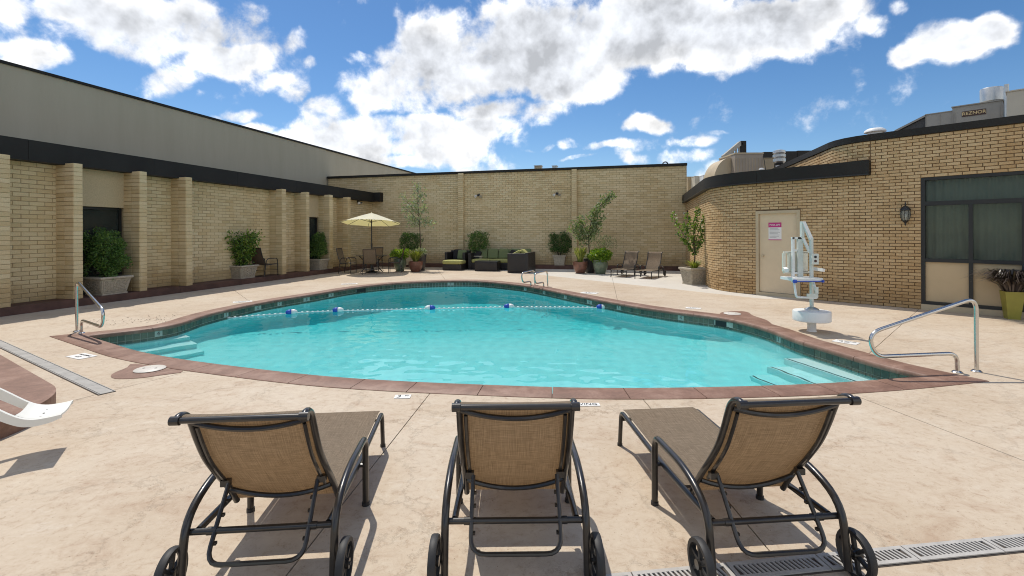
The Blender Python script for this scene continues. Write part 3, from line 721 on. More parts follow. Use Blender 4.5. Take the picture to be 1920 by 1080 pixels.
# ================================================================== BRICK WALLS
def frames(path):                            # 2D polyline -> points, right-hand normals, running length
    P = [Vector(p) for p in path]; L = [0.0]
    for a, b in zip(P, P[1:]): L.append(L[-1] + (b - a).length)
    nn_ = []
    for i in range(len(P)):
        t = Vector((0, 0))
        if i: t += (P[i] - P[i - 1]).normalized()
        if i < len(P) - 1: t += (P[i + 1] - P[i]).normalized()
        t.normalize(); nn_.append(Vector((t.y, -t.x)))
    return P, nn_, L
def at_len(fr, s):
    P, n, L = fr; i = 0
    while i < len(L) - 2 and L[i + 1] < s: i += 1
    u = (s - L[i]) / max(1e-9, L[i + 1] - L[i]); return P[i].lerp(P[i + 1], u), n[i].lerp(n[i + 1], min(1, max(0, u))).normalized()
def wall_core(mb, path, z0, z1, openings=(), thick=.22):
    fr = frames(path); P, n, L = fr
    ss = sorted(set(list(L) + [o[k] for o in openings for k in (0, 1) if 0 < o[k] < L[-1]])); zs = sorted(set([z0, z1] + [o[k] for o in openings for k in (2, 3) if z0 < o[k] < z1]))
    for a, b in zip(ss, ss[1:]):
        if b - a < 1e-4: continue
        (pa, na), (pb, nb) = at_len(fr, a), at_len(fr, b)
        if len(P) == 2: na = nb = n[0]
        for c, d in zip(zs, zs[1:]):
            m, h = (a + b) / 2, (c + d) / 2
            if any(o[0] < m < o[1] and o[2] < h < o[3] for o in openings): continue
            q = [pa, pb, pb - nb * thick, pa - na * thick]; mb.hexa([V3(v, c) for v in q][::-1], [V3(v, d) for v in q][::-1])
def lay(path, ch, bl, z0, z1, joint, openings=(), s_off=0.0, bond=.5, fit=False):
    fr = frames(path); L = fr[2][-1]; out = []
    nc = max(1, round((z1 - z0) / ch)); chh = (z1 - z0) / nc
    if fit: bl = L / max(1, round(L / bl))
    for k in range(nc):
        z = z0 + (k + .5) * chh; s = s_off - (bond * bl if k % 2 else 0)
        while s > 0: s -= bl
        while s < L - .01:
            a, b = max(0, s), min(L, s + bl); pieces = [(a, b)]
            for o in openings:
                if o[2] < z < o[3]:
                    nx_ = []
                    for (x, y) in pieces:
                        if o[1] <= x or o[0] >= y: nx_.append((x, y)); continue
                        if o[0] - x > .035: nx_.append((x, o[0]))
                        if y - o[1] > .035: nx_.append((o[1], y))
                    pieces = nx_
            for x, y in pieces:
                if y - x < .035: continue
                p, n = at_len(fr, (x + y) / 2)
                if len(fr[0]) == 2: n = fr[1][0]
                out.append((p, n, z, (y - x) - joint, chh - joint))
            s += bl
    return out
def set_bricks(groups, material, proud, limit=300, jig=.0012):
    """groups: list of (parent part, bricks). The bricks that show largest become objects, the rest one part per parent."""
    allb = []
    for gi, (par, bs) in enumerate(groups):
        for (p, n, z, l, h) in bs:
            sc = screen(V3(p, z)); face = n.dot(-p); size = 0
            if sc and face > 0 and -20 < sc[0] < 1940 and 0 < sc[1] < 1080: size = sc[2] ** 2 * l * h * face / p.length
            allb.append((size, gi, p, n, z, l, h))
    allb.sort(key=lambda b: -b[0])
    cache = {}
    def unit(h):
        k = round(h, 4)
        if k not in cache:
            mb = MB(); brick_geo(mb, Vector((0, 0, 0)), None, BL_STD, h, proud); cache[k] = mb.mesh('brick', material)
        return cache[k]
    rest = {}
    rr = random.Random(11)
    for i, (sz, gi, p, n, z, l, h) in enumerate(allb):
        a = ang((-n.y, n.x)); jit = rr.uniform(-jig, jig)
        if i < limit and sz > 0:
            o = obj('brick', unit(h), groups[gi][0]); o.location = V3(p + n * jit, z); o.rotation_euler = (0, 0, a); o.scale = (l / BL_STD, 1, 1)
        else:
            mb = rest.setdefault(gi, MB()); mb.rnd(rr.random()); brick_geo(mb, V3(p + n * jit, z), rotz(a), l, h, proud)
    for gi, mb in rest.items(): tag(mb.build('brickwork', material, groups[gi][0]), kind='stuff')
BL_STD = .25
def brick_geo(mb, c, m, l, h, proud):        # outward is -y
    x, z, e = l / 2, h / 2, .0035
    v = [(-x, .012, -z), (x, .012, -z), (x, .012, z), (-x, .012, z), (-x, -proud + e, -z), (x, -proud + e, -z), (x, -proud + e, z), (-x, -proud + e, z),
         (-x + e, -proud, -z + e), (x - e, -proud, -z + e), (x - e, -proud, z - e), (-x + e, -proud, z - e)]
    v = [(m @ Vector(q) if m else Vector(q)) + c for q in v]
    mb.add(v, [(0, 1, 5, 4), (1, 2, 6, 5), (2, 3, 7, 6), (3, 0, 4, 7), (4, 5, 9, 8), (5, 6, 10, 9), (6, 7, 11, 10), (7, 4, 8, 11), (8, 9, 10, 11)])
def hold(o, parent):                         # world-built part under an Empty that stands at its thing's base
    o.parent = parent; o.location = -parent.location; return o
def part(mb, name, m, parent, smooth=False): return hold(mb.build(name, m, None, smooth), parent)
CH, BLK = .0952, .285
KERB = .168

# ------------------------------------------------------------------ left wing
B_WALL, B_PIL, B_FAS, A_BACK = -12.6, -12.07, -12.3, 21.35
lw = thing('brick_wing', 'long buff brick wing with projecting piers and black fascia on the left', 'building', V3(AB(13, B_WALL)))
PIER_PX = [(None, 19), (138, 155), (262, 275.5), (349, 360.5), (529, 536.5), (574.5, 580), (618, 624), (652.5, 657.5)]
piers = []
for a, b in PIER_PX:
    a1 = on_b(b, B_PIL); a0 = on_b(a, B_PIL) if a else a1 - .2; piers.append((a0, a1))
A0 = 4.2; bays = [(piers[1][1], piers[2][0]), (piers[5][1], piers[6][0])]
WIN_TOP = 2.28; WALL_H = 3.3
ops = [(x0 - A0, x1 - A0, KERB - .01, WALL_H + 1) for x0, x1 in bays]
path = [AB(A0, B_WALL), AB(A_BACK + .2, B_WALL)]
mb = MB(); wall_core(mb, path, 0, WALL_H, ops); lwall = part(mb, 'wall', M['mortar'], lw)
groups = [(lwall, lay(path, CH, BLK, KERB, 3.17, .012, ops, .1))]
for a0, a1 in piers:
    pp = [AB(a0, B_WALL), AB(a0, B_PIL), AB(a1, B_PIL), AB(a1, B_WALL)]
    ppi = [AB(a0 + .006, B_WALL - .05), AB(a0 + .006, B_PIL - .006), AB(a1 - .006, B_PIL - .006), AB(a1 - .006, B_WALL - .05)]
    mb = MB(); mb.hexa([V3(q, 0) for q in ppi][::-1], [V3(q, 3.19) for q in ppi][::-1]); po = part(mb, 'pier', M['mortar'], lw)
    bs = lay([pp[0], pp[1]], CH, .265, KERB, 3.2, .009, bond=0, fit=True) + lay([pp[1], pp[2]], CH, .4, KERB, 3.2, .006, bond=0, fit=True) + lay([pp[2], pp[3]], CH, .265, KERB, 3.2, .009, bond=0, fit=True)
    groups.append((po, bs))
set_bricks(groups, M['brick'], .008)
for x0, x1 in bays:                          # stucco head, dark window below
    mb = MB(); m = (x0 + x1) / 2; R = Matrix(((U.x, N.x, 0), (U.y, N.y, 0), (0, 0, 1)))
    mb.box(V3(AB(m, B_WALL - .06), (WIN_TOP + 3.3) / 2), (x1 - x0, .16, 3.3 - WIN_TOP), R); part(mb, 'stucco_panel', M['stucco'], lw)
    fr = MB(); w = x1 - x0
    for (ca, cz, la, lz) in ((x0 + .03, 1.2, .06, 2.12), (x1 - .03, 1.2, .06, 2.12), (m, WIN_TOP - .03, w - .12, .06), (m, .2, w - .12, .06)): fr.box(V3(AB(ca, B_WALL - .10), cz), (la, .08, lz), R)
    f = part(fr, 'window', M['frame'], lw)
    g = MB(); g.box(V3(AB(m, B_WALL - .11), 1.23), (w - .12, .012, 2.0), R); g.build('pane', M['glass'], f)
    g = MB(); g.box(V3(AB(m, B_WALL - .55), 1.3), (w + .5, .02, 2.6), R); g.build('room_lining', M['interior'], f)
R_L = Matrix(((U.x, N.x, 0), (U.y, N.y, 0), (0, 0, 1)))
FZ0, FZ1 = 3.165, 3.605
cuts = [A0] + [on_b(x, B_FAS) for x in (54, 291, 446, 556, 637)] + [A_BACK - .3]
for a, b in zip(cuts, cuts[1:]):             # fascia of folded metal lengths
    mb = MB(); mb.box(V3(AB((a + b) / 2, B_FAS - .2), (FZ0 + FZ1) / 2), (b - a - .005, .4, FZ1 - FZ0), R_L); part(mb, 'fascia', M['fascia'], lw)
mb = MB(); mb.box(V3(AB(A_BACK - .15, B_FAS - .05), (FZ0 + FZ1) / 2), (.295, .75, FZ1 - FZ0), R_L); part(mb, 'fascia', M['fascia'], lw)
mb = MB(); mb.box(V3(AB((A0 + A_BACK) / 2, -13.95), 3.55), (A_BACK - A0, 2.5, .06), R_L); part(mb, 'roof', M['sub'], lw)
# the taller grey block behind it
gh = thing('grey_block', 'tall plain grey rendered block rising behind the left brick wing', 'building', V3(AB(18, -15.09)))
GZ = 5.84; ga = [A0 - 1, on_b(612, -15.09), 40]
for a, b, o in ((ga[0], ga[1], 0), (ga[1], ga[2], .03)):
    mb = MB(); mb.box(V3(AB((a + b) / 2, -15.34 - o), GZ / 2), (b - a, .5, GZ), R_L); part(mb, 'wall', M['grey'], gh)
mb = MB(); mb.box(V3(AB((ga[0] + ga[2]) / 2, -15.33), GZ + .035), (ga[2] - ga[0], .58, .07), R_L); part(mb, 'coping', M['fascia'], gh)
mb = MB(); mb.box(V3(AB(20, -19), GZ - .3), (42, 7, .1), R_L); part(mb, 'roof', M['sub'], gh)

# ------------------------------------------------------------------ back wall
bw = thing('back_wall', 'buff brick wall with two slim piers closing the far end', 'wall', V3(AB(A_BACK, -6)))
BH = 4.40; B_END = 2.15; B_ST = -15.06
path = [AB(A_BACK, B_ST), AB(A_BACK, B_END)]
mb = MB(); wall_core(mb, path, 0, BH + .03, (), .3); bwall = part(mb, 'wall', M['mortar'], bw)
groups = [(bwall, lay(path, CH, BLK, KERB, BH, .012, (), .07))]
for x0, x1 in ((859, 868.5), (1072.5, 1081.5)):
    b0, b1 = on_a(x0, A_BACK - .16), on_a(x1, A_BACK - .16)
    pp = [AB(A_BACK, b0), AB(A_BACK - .16, b0), AB(A_BACK - .16, b1), AB(A_BACK, b1)]
    ppi = [AB(A_BACK + .05, b0 + .005), AB(A_BACK - .155, b0 + .005), AB(A_BACK - .155, b1 - .005), AB(A_BACK + .05, b1 - .005)]
    mb = MB(); mb.hexa([V3(q, 0) for q in ppi][::-1], [V3(q, BH) for q in ppi][::-1]); po = part(mb, 'pier', M['mortar'], bw)
    bs = []
    for q in range(3): bs += lay([pp[q], pp[q + 1]], CH, .3, KERB, BH + .01, .008, bond=0, fit=True)
    groups.append((po, bs))
set_bricks(groups, M['brick'], .008)
R_B = Matrix(((N.x, -U.x, 0), (N.y, -U.y, 0), (0, 0, 1)))      # x along the back wall, -y... outward is +y toward camera
mb = MB(); mb.box(V3(AB(A_BACK + .12, (B_ST + B_END) / 2), BH + .055), (B_END - B_ST + .03, .42, .10), R_B); part(mb, 'coping', M['fascia'], bw)
mb = MB(); mb.tube([V3(AB(A_BACK + .05, on_a(1248, A_BACK)) + N * .10 * math.cos(k * PI / 8), BH + .10 + .10 * math.sin(k * PI / 8)) for k in range(9)], .025, 6); part(mb, 'roof_hook', M['frame'], bw)

# ------------------------------------------------------------------ red kerb along the walls
kerb = bpy.data.objects.new('kerb', None); COL.objects.link(kerb); tag(kerb, 'raised red-brown concrete kerb along the brick walls', kind='structure')
KF, KA = -12.04, 21.0
n = 8
for i in range(n):
    a, b = A0 + (KA - A0) * i / n, A0 + (KA - A0) * (i + 1) / n
    mb = MB(); mb.hexa(*[[V3(AB(p, q), z) for p, q in ((a + .003, KF), (b - .003, KF), (b - .003, B_WALL - .02), (a + .003, B_WALL - .02))][::-1] for z in (-.03, KERB)]); mb.build('kerb_length', M['kerb'], kerb)
n = 7; X0, X1 = B_WALL, B_END
for i in range(n):
    a, b = X0 + (X1 - X0) * i / n, X0 + (X1 - X0) * (i + 1) / n
    mb = MB(); mb.hexa(*[[V3(AB(q, p), z) for p, q in ((a + .003, KA), (b - .003, KA), (b - .003, A_BACK + .02), (a + .003, A_BACK + .02))][::1] for z in (-.03, KERB)])
    mb.f = [f[::-1] for f in mb.f] if False else mb.f; mb.build('kerb_length', M['kerb'], kerb)

# ------------------------------------------------------------------ right building: low curved part and taller window part
rb = thing('round_cornered_building', 'tan brick building with rounded corner and black fascia on the right', 'building', V3(W0))
B_R = 2.11
def corner_path(bline, a_start, t_end, r, extra=0.0):
    """from the back along -U on line b=bline, round the corner, then along W to t_end"""
    t_c = (bline - (N.x * W0.x + N.y * W0.y)) / (N.dot(W)); Pc = W0 + W * t_c
    d1, d2 = -U, W; th = math.acos(max(-1, min(1, d1.dot(d2)))); tl_ = r * math.tan(th / 2)
    s, e = Pc - d1 * tl_, Pc + d2 * tl_
    cen = s + Vector((-d1.y, d1.x)) * r       # building side is on the left of the run
    pts = [AB(a_start, bline)]; k = 14; v0 = s - cen
    sg = 1 if d1.cross(d2) > 0 else -1
    for i in range(k + 1):
        a = sg * th * i / k; pts.append(cen + Vector((v0.x * math.cos(a) - v0.y * math.sin(a), v0.x * math.sin(a) + v0.y * math.cos(a))))
    L_curve = (pts[0] - s).length + r * th
    pts.append(W0 + W * t_end); return pts, (pts[0] - s).length, L_curve, t_c + tl_
T_END = 6.0
lowp, s_a, s_b, t_b = corner_path(B_R, A_BACK, T_END, 1.72)
def sW(t): return s_b + (t - t_b)            # running length of a point on the window wall
LOW_Z, TALL_Z = 2.86, 3.60
DOOR = (sW(-1.966), sW(-.952), -.01, 2.13); WIN = (sW(1.269), sW(3.50), -.01, 2.706)
fr = frames(lowp)
S_T = sW(.427)
mb = MB(); wall_core(mb, lowp, 0, LOW_Z, [DOOR, WIN], .22); rwall = part(mb, 'wall', M['rmortar'], rb)
mb = MB(); wall_core(mb, [W0 + W * .427, W0 + W * T_END], LOW_Z, TALL_Z + .05, [], .22); rup = part(mb, 'upper_wall', M['rmortar'], rb)
RC, RBL = .0675, .208
zc = round(LOW_Z / RC) * RC
groups = [(rwall, lay(lowp, RC, RBL, 0.0, zc, .0125, [DOOR, WIN], .05)), (rup, lay([W0 + W * .427, W0 + W * T_END], RC, RBL, zc, zc + RC * 11, .0125, [], .05 + S_T % RBL))]
tallp, ta, tb_, tt_ = corner_path(4.61 - .06, 20.5, .427, 1.0)
mb = MB(); wall_core(mb, tallp, 3.0, TALL_Z + .05, [], .2); rset = part(mb, 'set_back_wall', M['rmortar'], rb)
groups.append((rset, lay(tallp, RC, RBL, zc + RC * 2, zc + RC * 11, .0125, [], .1)))
set_bricks(groups, M['rbrick'], .018, jig=.0045)
mb = MB()                                    # movement joints where the curve begins and ends
for s in (s_a + .05, s_b - .02): p, nv = at_len(fr, s); mb.box(V3(p + nv * .008, LOW_Z / 2), (.014, .016, LOW_Z), rotz(ang((-nv.y, nv.x))))
part(mb, 'movement_joint', M['rmortar'], rb)
def ribbon(path, o0, o1, z0, z1, s0, s1, step=.25):
    f = frames(path); n_ = max(2, int((s1 - s0) / step)); inn, outt = [], []
    for i in range(n_ + 1):
        p, nv = at_len(f, s0 + (s1 - s0) * i / n_); inn.append(p + nv * o0); outt.append(p + nv * o1)
    m = MB(); k = n_ + 1; vs = [V3(p, z0) for p in outt] + [V3(p, z1) for p in outt] + [V3(p, z1) for p in inn] + [V3(p, z0) for p in inn]
    fs = []
    for i in range(n_):
        for q in range(4): fs.append((q * k + i, q * k + i + 1, ((q + 1) % 4) * k + i + 1, ((q + 1) % 4) * k + i))
    fs += [(0, k, 2 * k, 3 * k), (n_, 3 * k + n_, 2 * k + n_, k + n_)]; m.add(vs, fs); return m
for a, b in ((.0, s_a - .2), (s_a - .2, s_b + .25), (s_b + .25, S_T)):
    part(ribbon(lowp, -.2, .14, 2.845, 3.155, a + .003, b - .003), 'fascia', M['fascia'], rb, smooth=40)
part(ribbon(lowp, -.2, .152, 2.835, 2.862, .003, S_T - .01), 'drip_edge', M['frame'], rb, smooth=40)
Lt = frames(tallp)[2][-1]
for a, b in ((.5, ta), (ta, Lt)): part(ribbon(tallp, -.2, .05, 3.585, 3.725, a + .003, b - .003), 'fascia', M['fascia'], rb, smooth=40)
part(ribbon([W0 + W * .427, W0 + W * T_END], -.2, .052, 3.585, 3.725, .003, 5.5), 'fascia', M['fascia'], rb)
rp = [p - nv * .1 for p, nv in zip(fr[0], fr[1])][:-1] + [W0 + W * .6, W0 + W * .6 + Vector((5, 9)), AB(A_BACK, 9)]
mb = MB(); mb.prism(ccw(rp), 2.98, 3.04); part(mb, 'roof', M['sub'], rb)
fr2 = frames(tallp); rp = [p - nv * .1 for p, nv in zip(fr2[0], fr2[1])] + [W0 + W * T_END, W0 + W * T_END + Vector((5, 5)), AB(24, 16)]
mb = MB(); mb.prism(ccw(rp), 3.50, 3.56); part(mb, 'roof', M['sub'], rb)
R_W = Matrix(((W.x, -W.y, 0), (W.y, W.x, 0), (0, 0, 1)))       # x along the window wall, +y into the building
def onW(t, inn=0.0): return W0 + W * t + Vector((-W.y, W.x)) * inn
def wbox(mb, t, inn, z, st, sd, sz): mb.box(V3(onW(t, inn), z), (st, sd, sz), R_W)
# door
d0, d1 = -1.966, -.952; m = (d0 + d1) / 2
mb = MB()
for t, z, st, sz in ((d0 + .035, 1.065, .07, 2.13), (d1 - .035, 1.065, .07, 2.13), (m, 2.095, d1 - d0 - .14, .07)): wbox(mb, t, .02, z, st, .13, sz)
part(mb, 'door_frame', M['doorframe'], rb)
mb = MB(); wbox(mb, m, .035, 1.075, d1 - d0 - .15, .05, 1.97); dr = part(mb, 'door', M['door'], rb)
mb = MB(); mb.lathe([(.028, 0), (.028, .008), (.012, .012), (.012, .03), (.03, .04), (.03, .06), (.0, .068)][:-1], (0, 0, 0), 12); o = mb.build('door_knob', M['doorframe'], dr, smooth=40); o.matrix_local = Matrix.Translation(V3(onW(d0 + .16, .01), 1.0)) @ R_W.to_4x4() @ Matrix.Rotation(PI / 2, 4, 'X')
mb = MB(); wbox(mb, m, .05, .04, d1 - d0, .2, .08); part(mb, 'door_step', M['doorframe'], rb)
mb = MB()
for z in (.3, 1.05, 1.8): wbox(mb, d1 - .075, .006, z, .014, .012, .11)
mb.build('hinge', M['alu'], dr)
# window with three bays: black frames, transom, glass above, tan panels below
w0, w1 = 1.269, 3.50; mulls = [1.30, 2.009, 2.72, 3.47]; Z0, ZL0, ZL1, ZT0, ZT1, Z1 = .112, .975, 1.045, 2.124, 2.21, 2.706
mb = MB()
for t in mulls: wbox(mb, t, .06, (Z0 + Z1) / 2 if t in (1.30, 3.47) else (Z0 + ZT0) / 2 + .005, .062, .12, (Z1 - Z0) if t in (1.30, 3.47) else (ZT0 - Z0) - .01)
for z0, z1 in ((Z0, Z0 + .06), (ZL0, ZL1), (ZT0, ZT1), (Z1 - .065, Z1)): wbox(mb, (w0 + w1) / 2, .063, (z0 + z1) / 2, w1 - w0 - .12, .115, z1 - z0)
win = part(mb, 'window', M['frame'], rb)
for a, b in zip(mulls, mulls[1:]):
    g = MB(); wbox(g, (a + b) / 2, .075, (ZL1 + ZT0) / 2, b - a - .06, .01, ZT0 - ZL1); g.build('pane', M['glass'], win)
    g = MB(); wbox(g, (a + b) / 2, .07, (Z0 + .06 + ZL0) / 2, b - a - .06, .03, ZL0 - Z0 - .06); g.build('panel', M['panel'], win)
g = MB(); wbox(g, (mulls[0] + mulls[-1]) / 2, .075, (ZT1 + Z1 - .065) / 2, mulls[-1] - mulls[0] - .06, .01, Z1 - .065 - ZT1); g.build('pane', M['glass'], win)
mb = MB(); wbox(mb, (w0 + w1) / 2, .06, .055, w1 - w0, .2, .11); part(mb, 'window_sill', M['doorframe'], rb)
mb = MB(); rows = []                          # a drawn curtain hanging behind the glass
for z in (.9, 2.75):
    rows.append([V3(onW(w0 + (w1 - w0) * i / 90, .26 + .035 * math.sin(i * 1.25 + .6 * math.sin(i * .31)) * (1 if z < 2 else .7)), z) for i in range(91)])
mb.grid(rows); mb.build('curtain', M['curtain'], win, smooth=True)
mb = MB(); wbox(mb, (w0 + w1) / 2, .7, 1.5, w1 - w0 + .6, .05, 2.9); wbox(mb, (w0 + w1) / 2, .45, .05, w1 - w0 + .3, .5, .05); wbox(mb, (w0 + w1) / 2, .45, 2.9, w1 - w0 + .3, .5, .05); mb.build('room_lining', M['interior'], win)
# pool lift notice on the door
t0 = -1.966 + .075 + .345 - .0
sg = thing('door_notice', 'white and magenta pool lift notice stuck on the tan door', 'sign', V3(onW(-1.525, .0), 0)); sg.rotation_euler = (0, 0, ang(W))
mb = MB(); mb.box((0, .007, 1.615), (.30, .004, .44)); mb.build('sheet', M['paper'], sg)
mb = MB(); mb.box((0, .004, 1.775), (.30, .003, .12)); mb.build('header', M['magenta'], sg)
mb = MB(); mb.box((0, .004, 1.405), (.30, .003, .02)); mb.build('footer', M['magenta'], sg)
o = obj('lettering', text_mesh('POOL LIFT', .052, M['paper'], .0005, .001), sg); o.rotation_euler = (PI / 2, 0, 0); o.location = (0, .0015, 1.775)
mb = MB()
for i, wdt in enumerate((.20, .23, .21, .24, .19, .23, .22, .16)):
    mb.box((-.125 + wdt / 2, .0045, 1.69 - i * .033), (wdt, .0015, .009))
mb.build('print_line', M['greyink'], sg)
# wall lantern
ln_ = thing('wall_lantern', 'black coach lantern on the brick between door and window', 'lamp', V3(onW(1.037, 0), 1.72)); ln_.rotation_euler = (0, 0, ang(W))
mb = MB(); mb.box((0, -.012, .22), (.07, .024, .13)); mb.tube(fil([(0, -.02, .2), (0, -.06, .16), (0, -.13, .06), (0, -.13, .03)], .03), .009, 6); mb.build('bracket', M['frame'], ln_)
mb = MB(); mb.lathe([(.004, -.03), (.018, .0), (.014, .02), (.05, .06), (.055, .075), (.045, .08)], (0, -.13, .03), 8); mb.build('base', M['frame'], ln_)
mb = MB(); mb.lathe([(.055, .11), (.078, .18), (.082, .24), (.075, .31)], (0, -.13, 0), 8); mb.build('glass', M['lampglass'], ln_)
mb = MB()
for k in range(8):
    c, s = math.cos(k * PI / 4), math.sin(k * PI / 4); mb.tube([(r * c, -.13 + r * s, z) for r, z in ((.056, .11), (.080, .18), (.084, .24), (.077, .315))], .005, 5)
mb.build('cage', M['frame'], ln_)
mb = MB(); mb.lathe([(.095, .315), (.098, .325), (.07, .375), (.03, .405), (.012, .42), (.016, .44), (.004, .50)], (0, -.13, 0), 8); mb.build('cap', M['frame'], ln_, smooth=50)
mb = MB(); mb.lathe([(.012, .11), (.012, .16), (.022, .2), (.016, .24), (.0, .26)][:-1], (0, -.13, 0), 8); mb.build('bulb', M['white'], ln_, smooth=True)
# ================================================================== LOUNGERS
def make_lounger(label, group, recline):
    T = thing('lounger', label, 'lounger', group=group)
    tm = M['tubing']
    for s in (-1, 1):
        x = .325 * s
        mb = MB(); mb.tube(fil([(x, .665, .004), (x, .66, .405), (x, .25, .412), (x, .035, .335), (x, .0, .16), (x, -.012, .045)], [.07, .14, .12, .12]), .0182, 10); mb.build('side_frame', tm, T, smooth=40)
        mb = MB(); xx = .285 * s; mb.tube(fil([(xx, .06, .262), (xx, .66, .240), (xx, 1.415, .268), (xx, 1.45, .004)], [.3, .06]), .0158, 10); mb.tube([(xx, .655, .240), (x, .655, .240)], .012, 8); mb.build('seat_rail', tm, T, smooth=40)
        mb = MB(); mb.lathe([(.0225, 0), (.0225, .02)], (x, .665, 0), 10); mb.build('foot_cap', M['rubber'], T)
        mb = MB(); mb.lathe([(.0195, 0), (.0195, .018)], (xx, 1.45, 0), 10); mb.build('foot_cap', M['rubber'], T)
        # wheel
        wx = .372 * s; w = MB()
        R_, th = .108, .017; prof = [(R_ - .022, -th), (R_ - .004, -th), (R_, -th * .5), (R_, th * .5), (R_ - .004, th), (R_ - .022, th)]
        n = 28; vs = []
        for k in range(n):
            a = 2 * PI * k / n
            for r, d in prof: vs.append((wx + d, r * math.cos(a), .108 + r * math.sin(a)))
        m = len(prof); w.add(vs, [(k * m + j, ((k + 1) % n) * m + j, ((k + 1) % n) * m + (j + 1) % m, k * m + (j + 1) % m) for k in range(n) for j in range(m)])
        wh = w.build('wheel', M['rubber'], T, smooth=40)
        sp = MB()
        for k in range(6):
            a = 2 * PI * k / 6 + .3; d = Vector((0, math.cos(a), math.sin(a))); c = Vector((wx, 0, .108))
            mm = Matrix(((1, 0, 0), (0, math.cos(a), -math.sin(a)), (0, math.sin(a), math.cos(a)))); sp.box(c + d * .055, (.016, .075, .016), mm)
        sp.build('spoke', M['rubber'], wh)
        hb = MB(); hb.tube([(wx - .022, 0, .108), (wx + .022, 0, .108)], .022, 12); hb.tube([(x, -.004, .108), (wx + .028, 0, .108)], .008, 8); hb.build('hub', tm, wh, smooth=40)
    mb = MB(); mb.tube([(-.325, .045, .262), (.325, .045, .262)], .0145, 10); mb.tube([(-.24, .045, .262), (-.20, .045, .262)], .018, 10); mb.tube([(.20, .045, .262), (.24, .045, .262)], .018, 10); mb.build('rear_crossbar', tm, T, smooth=40)
    mb = MB(); mb.tube([(-.285, 1.40, .215), (.285, 1.40, .215)], .0125, 8); mb.tube([(-.285, .42, .235), (.285, .42, .235)], .012, 8); mb.build('front_crossbar', tm, T, smooth=40)
    # seat sling, wrapped over the rails and sagging between them
    rows = []
    for i in range(15):
        y = .38 + (1.425 - .38) * i / 14; zr = (.243 + (.272 - .243) * max(0, (y - .66) / .75)) + .017; row = []
        for j in range(11):
            u = -1 + 2 * j / 10; row.append((u * .272, y, zr - .022 * (1 - u * u) * math.sin(PI * min(1, (i + 1) / 15)) + (-.012 if i == 14 else 0)))
        rows.append(row)
    mb = MB(); mb.grid(rows); mb.build('seat_sling', M['sling'], T, smooth=True)
    # backrest: S-curved rails with a rolled head
    prof = [(.345, .235), (.30, .31), (.235, .405), (.155, .51), (.085, .615), (.035, .72), (.004, .80), (-.018, .848), (-.05, .878), (-.085, .890), (-.112, .884)]
    pr = [Vector((0, a, b)) for a, b in prof]; pc = []
    for i in range(len(pr) - 1):
        a, b, c, d = pr[max(0, i - 1)], pr[i], pr[i + 1], pr[min(len(pr) - 1, i + 2)]
        for k in range(4):
            t = k / 4; pc.append(.5 * ((2 * b) + (c - a) * t + (2 * a - 5 * b + 4 * c - d) * t * t + (3 * b - a - 3 * c + d) * t ** 3))
    pc.append(pr[-1])
    hinge = pc[0].copy(); rc = Matrix.Rotation(math.radians(recline), 3, 'X'); pc = [hinge + rc @ (p - hinge) for p in pc]     # reclined one notch
    for s in (-1, 1):
        mb = MB(); mb.tube([p + Vector((.252 * s, 0, 0)) for p in pc], .0152, 10); o = mb.build('back_rail', tm, T, smooth=40)
        mb = MB(); e = pc[-1]; mb.tube([(.235 * s, e.y, e.z), (.272 * s, e.y, e.z)], [.0185, .0185], 12); mb.build('end_cap', tm, o, smooth=40)
    mb = MB(); e = pc[-1]; mb.tube([(-.25, e.y, e.z), (.25, e.y, e.z)], .0125, 10); mb.build('head_bar', tm, T, smooth=40)
    def arch(i, drop, name, out):
        p = pc[i]; q = pc[min(len(pc) - 1, i + 1)]; t = (q - p).normalized(); nrm = Vector((0, -t.z, t.y))
        if nrm.y > 0: nrm = -nrm
        mb = MB(); pts = []
        for k in range(13):
            u = -1 + k / 6; pts.append(p + Vector((.245 * u, 0, 0)) - t * drop * (1 - u * u) + nrm * (out + .02 * (1 - u * u)))
        mb.tube(pts, .0125, 8); mb.build(name, tm, T, smooth=40)
    arch(27, .035, 'upper_brace', .010); arch(6, .055, 'lower_brace', .008)
    for s in (-1, 1):                          # inner flat bars behind the cloth
        mb = MB(); mb.tube([p + Vector((.222 * s, -.018, -.006)) for p in pc[7:26]], .009, 6); mb.build('inner_bar', tm, T, smooth=40)
    rows = []
    for p in pc[1:]:
        i = len(rows); row = []
        for j in range(9):
            u = -1 + 2 * j / 8; row.append(p + Vector((.245 * u, -.012 * (1 - u * u) * min(1, i / 6), .004)))
        rows.append(row)
    mb = MB(); mb.grid(rows); mb.build('back_sling', M['sling'], T, smooth=True)
    # prop hoop with ratchet notches
    mb = MB(); mb.tube(fil([(-.205, .165, .415), (-.205, -.045, .165), (.205, -.045, .165), (.205, .165, .415)], .07), .0105, 8); hp = mb.build('prop_hoop', tm, T, smooth=40)
    for s in (-1, 1):
        mb = MB(); mb.box((.222 * s, .172, .415), (.04, .03, .03)); mb.build('pivot', tm, hp)
        for k in range(4):
            t = .25 + .17 * k; mb = MB(); mb.box((.192 * s, .165 - .21 * t + .008, .415 - .25 * t), (.012, .016, .012)); mb.build('ratchet_notch', tm, hp)
    return T
GL = 'three loungers on the near deck'
l0 = make_lounger('brown sling lounger nearest the raised platform, left of the three in front', GL, 5); l0.location = (-1.135, 2.14, 0); l0.rotation_euler.z = math.radians(5)
def put(label, loc, rz, group):
    c = copy_tree(l2); c['label'] = label; c['group'] = group; c.location = loc; c.rotation_euler.z = rz; return c
l1 = make_lounger('brown sling lounger in the middle of the three in front', GL, 3); l1.location = (.012, 2.19, 0); l1.rotation_euler.z = math.radians(.6)
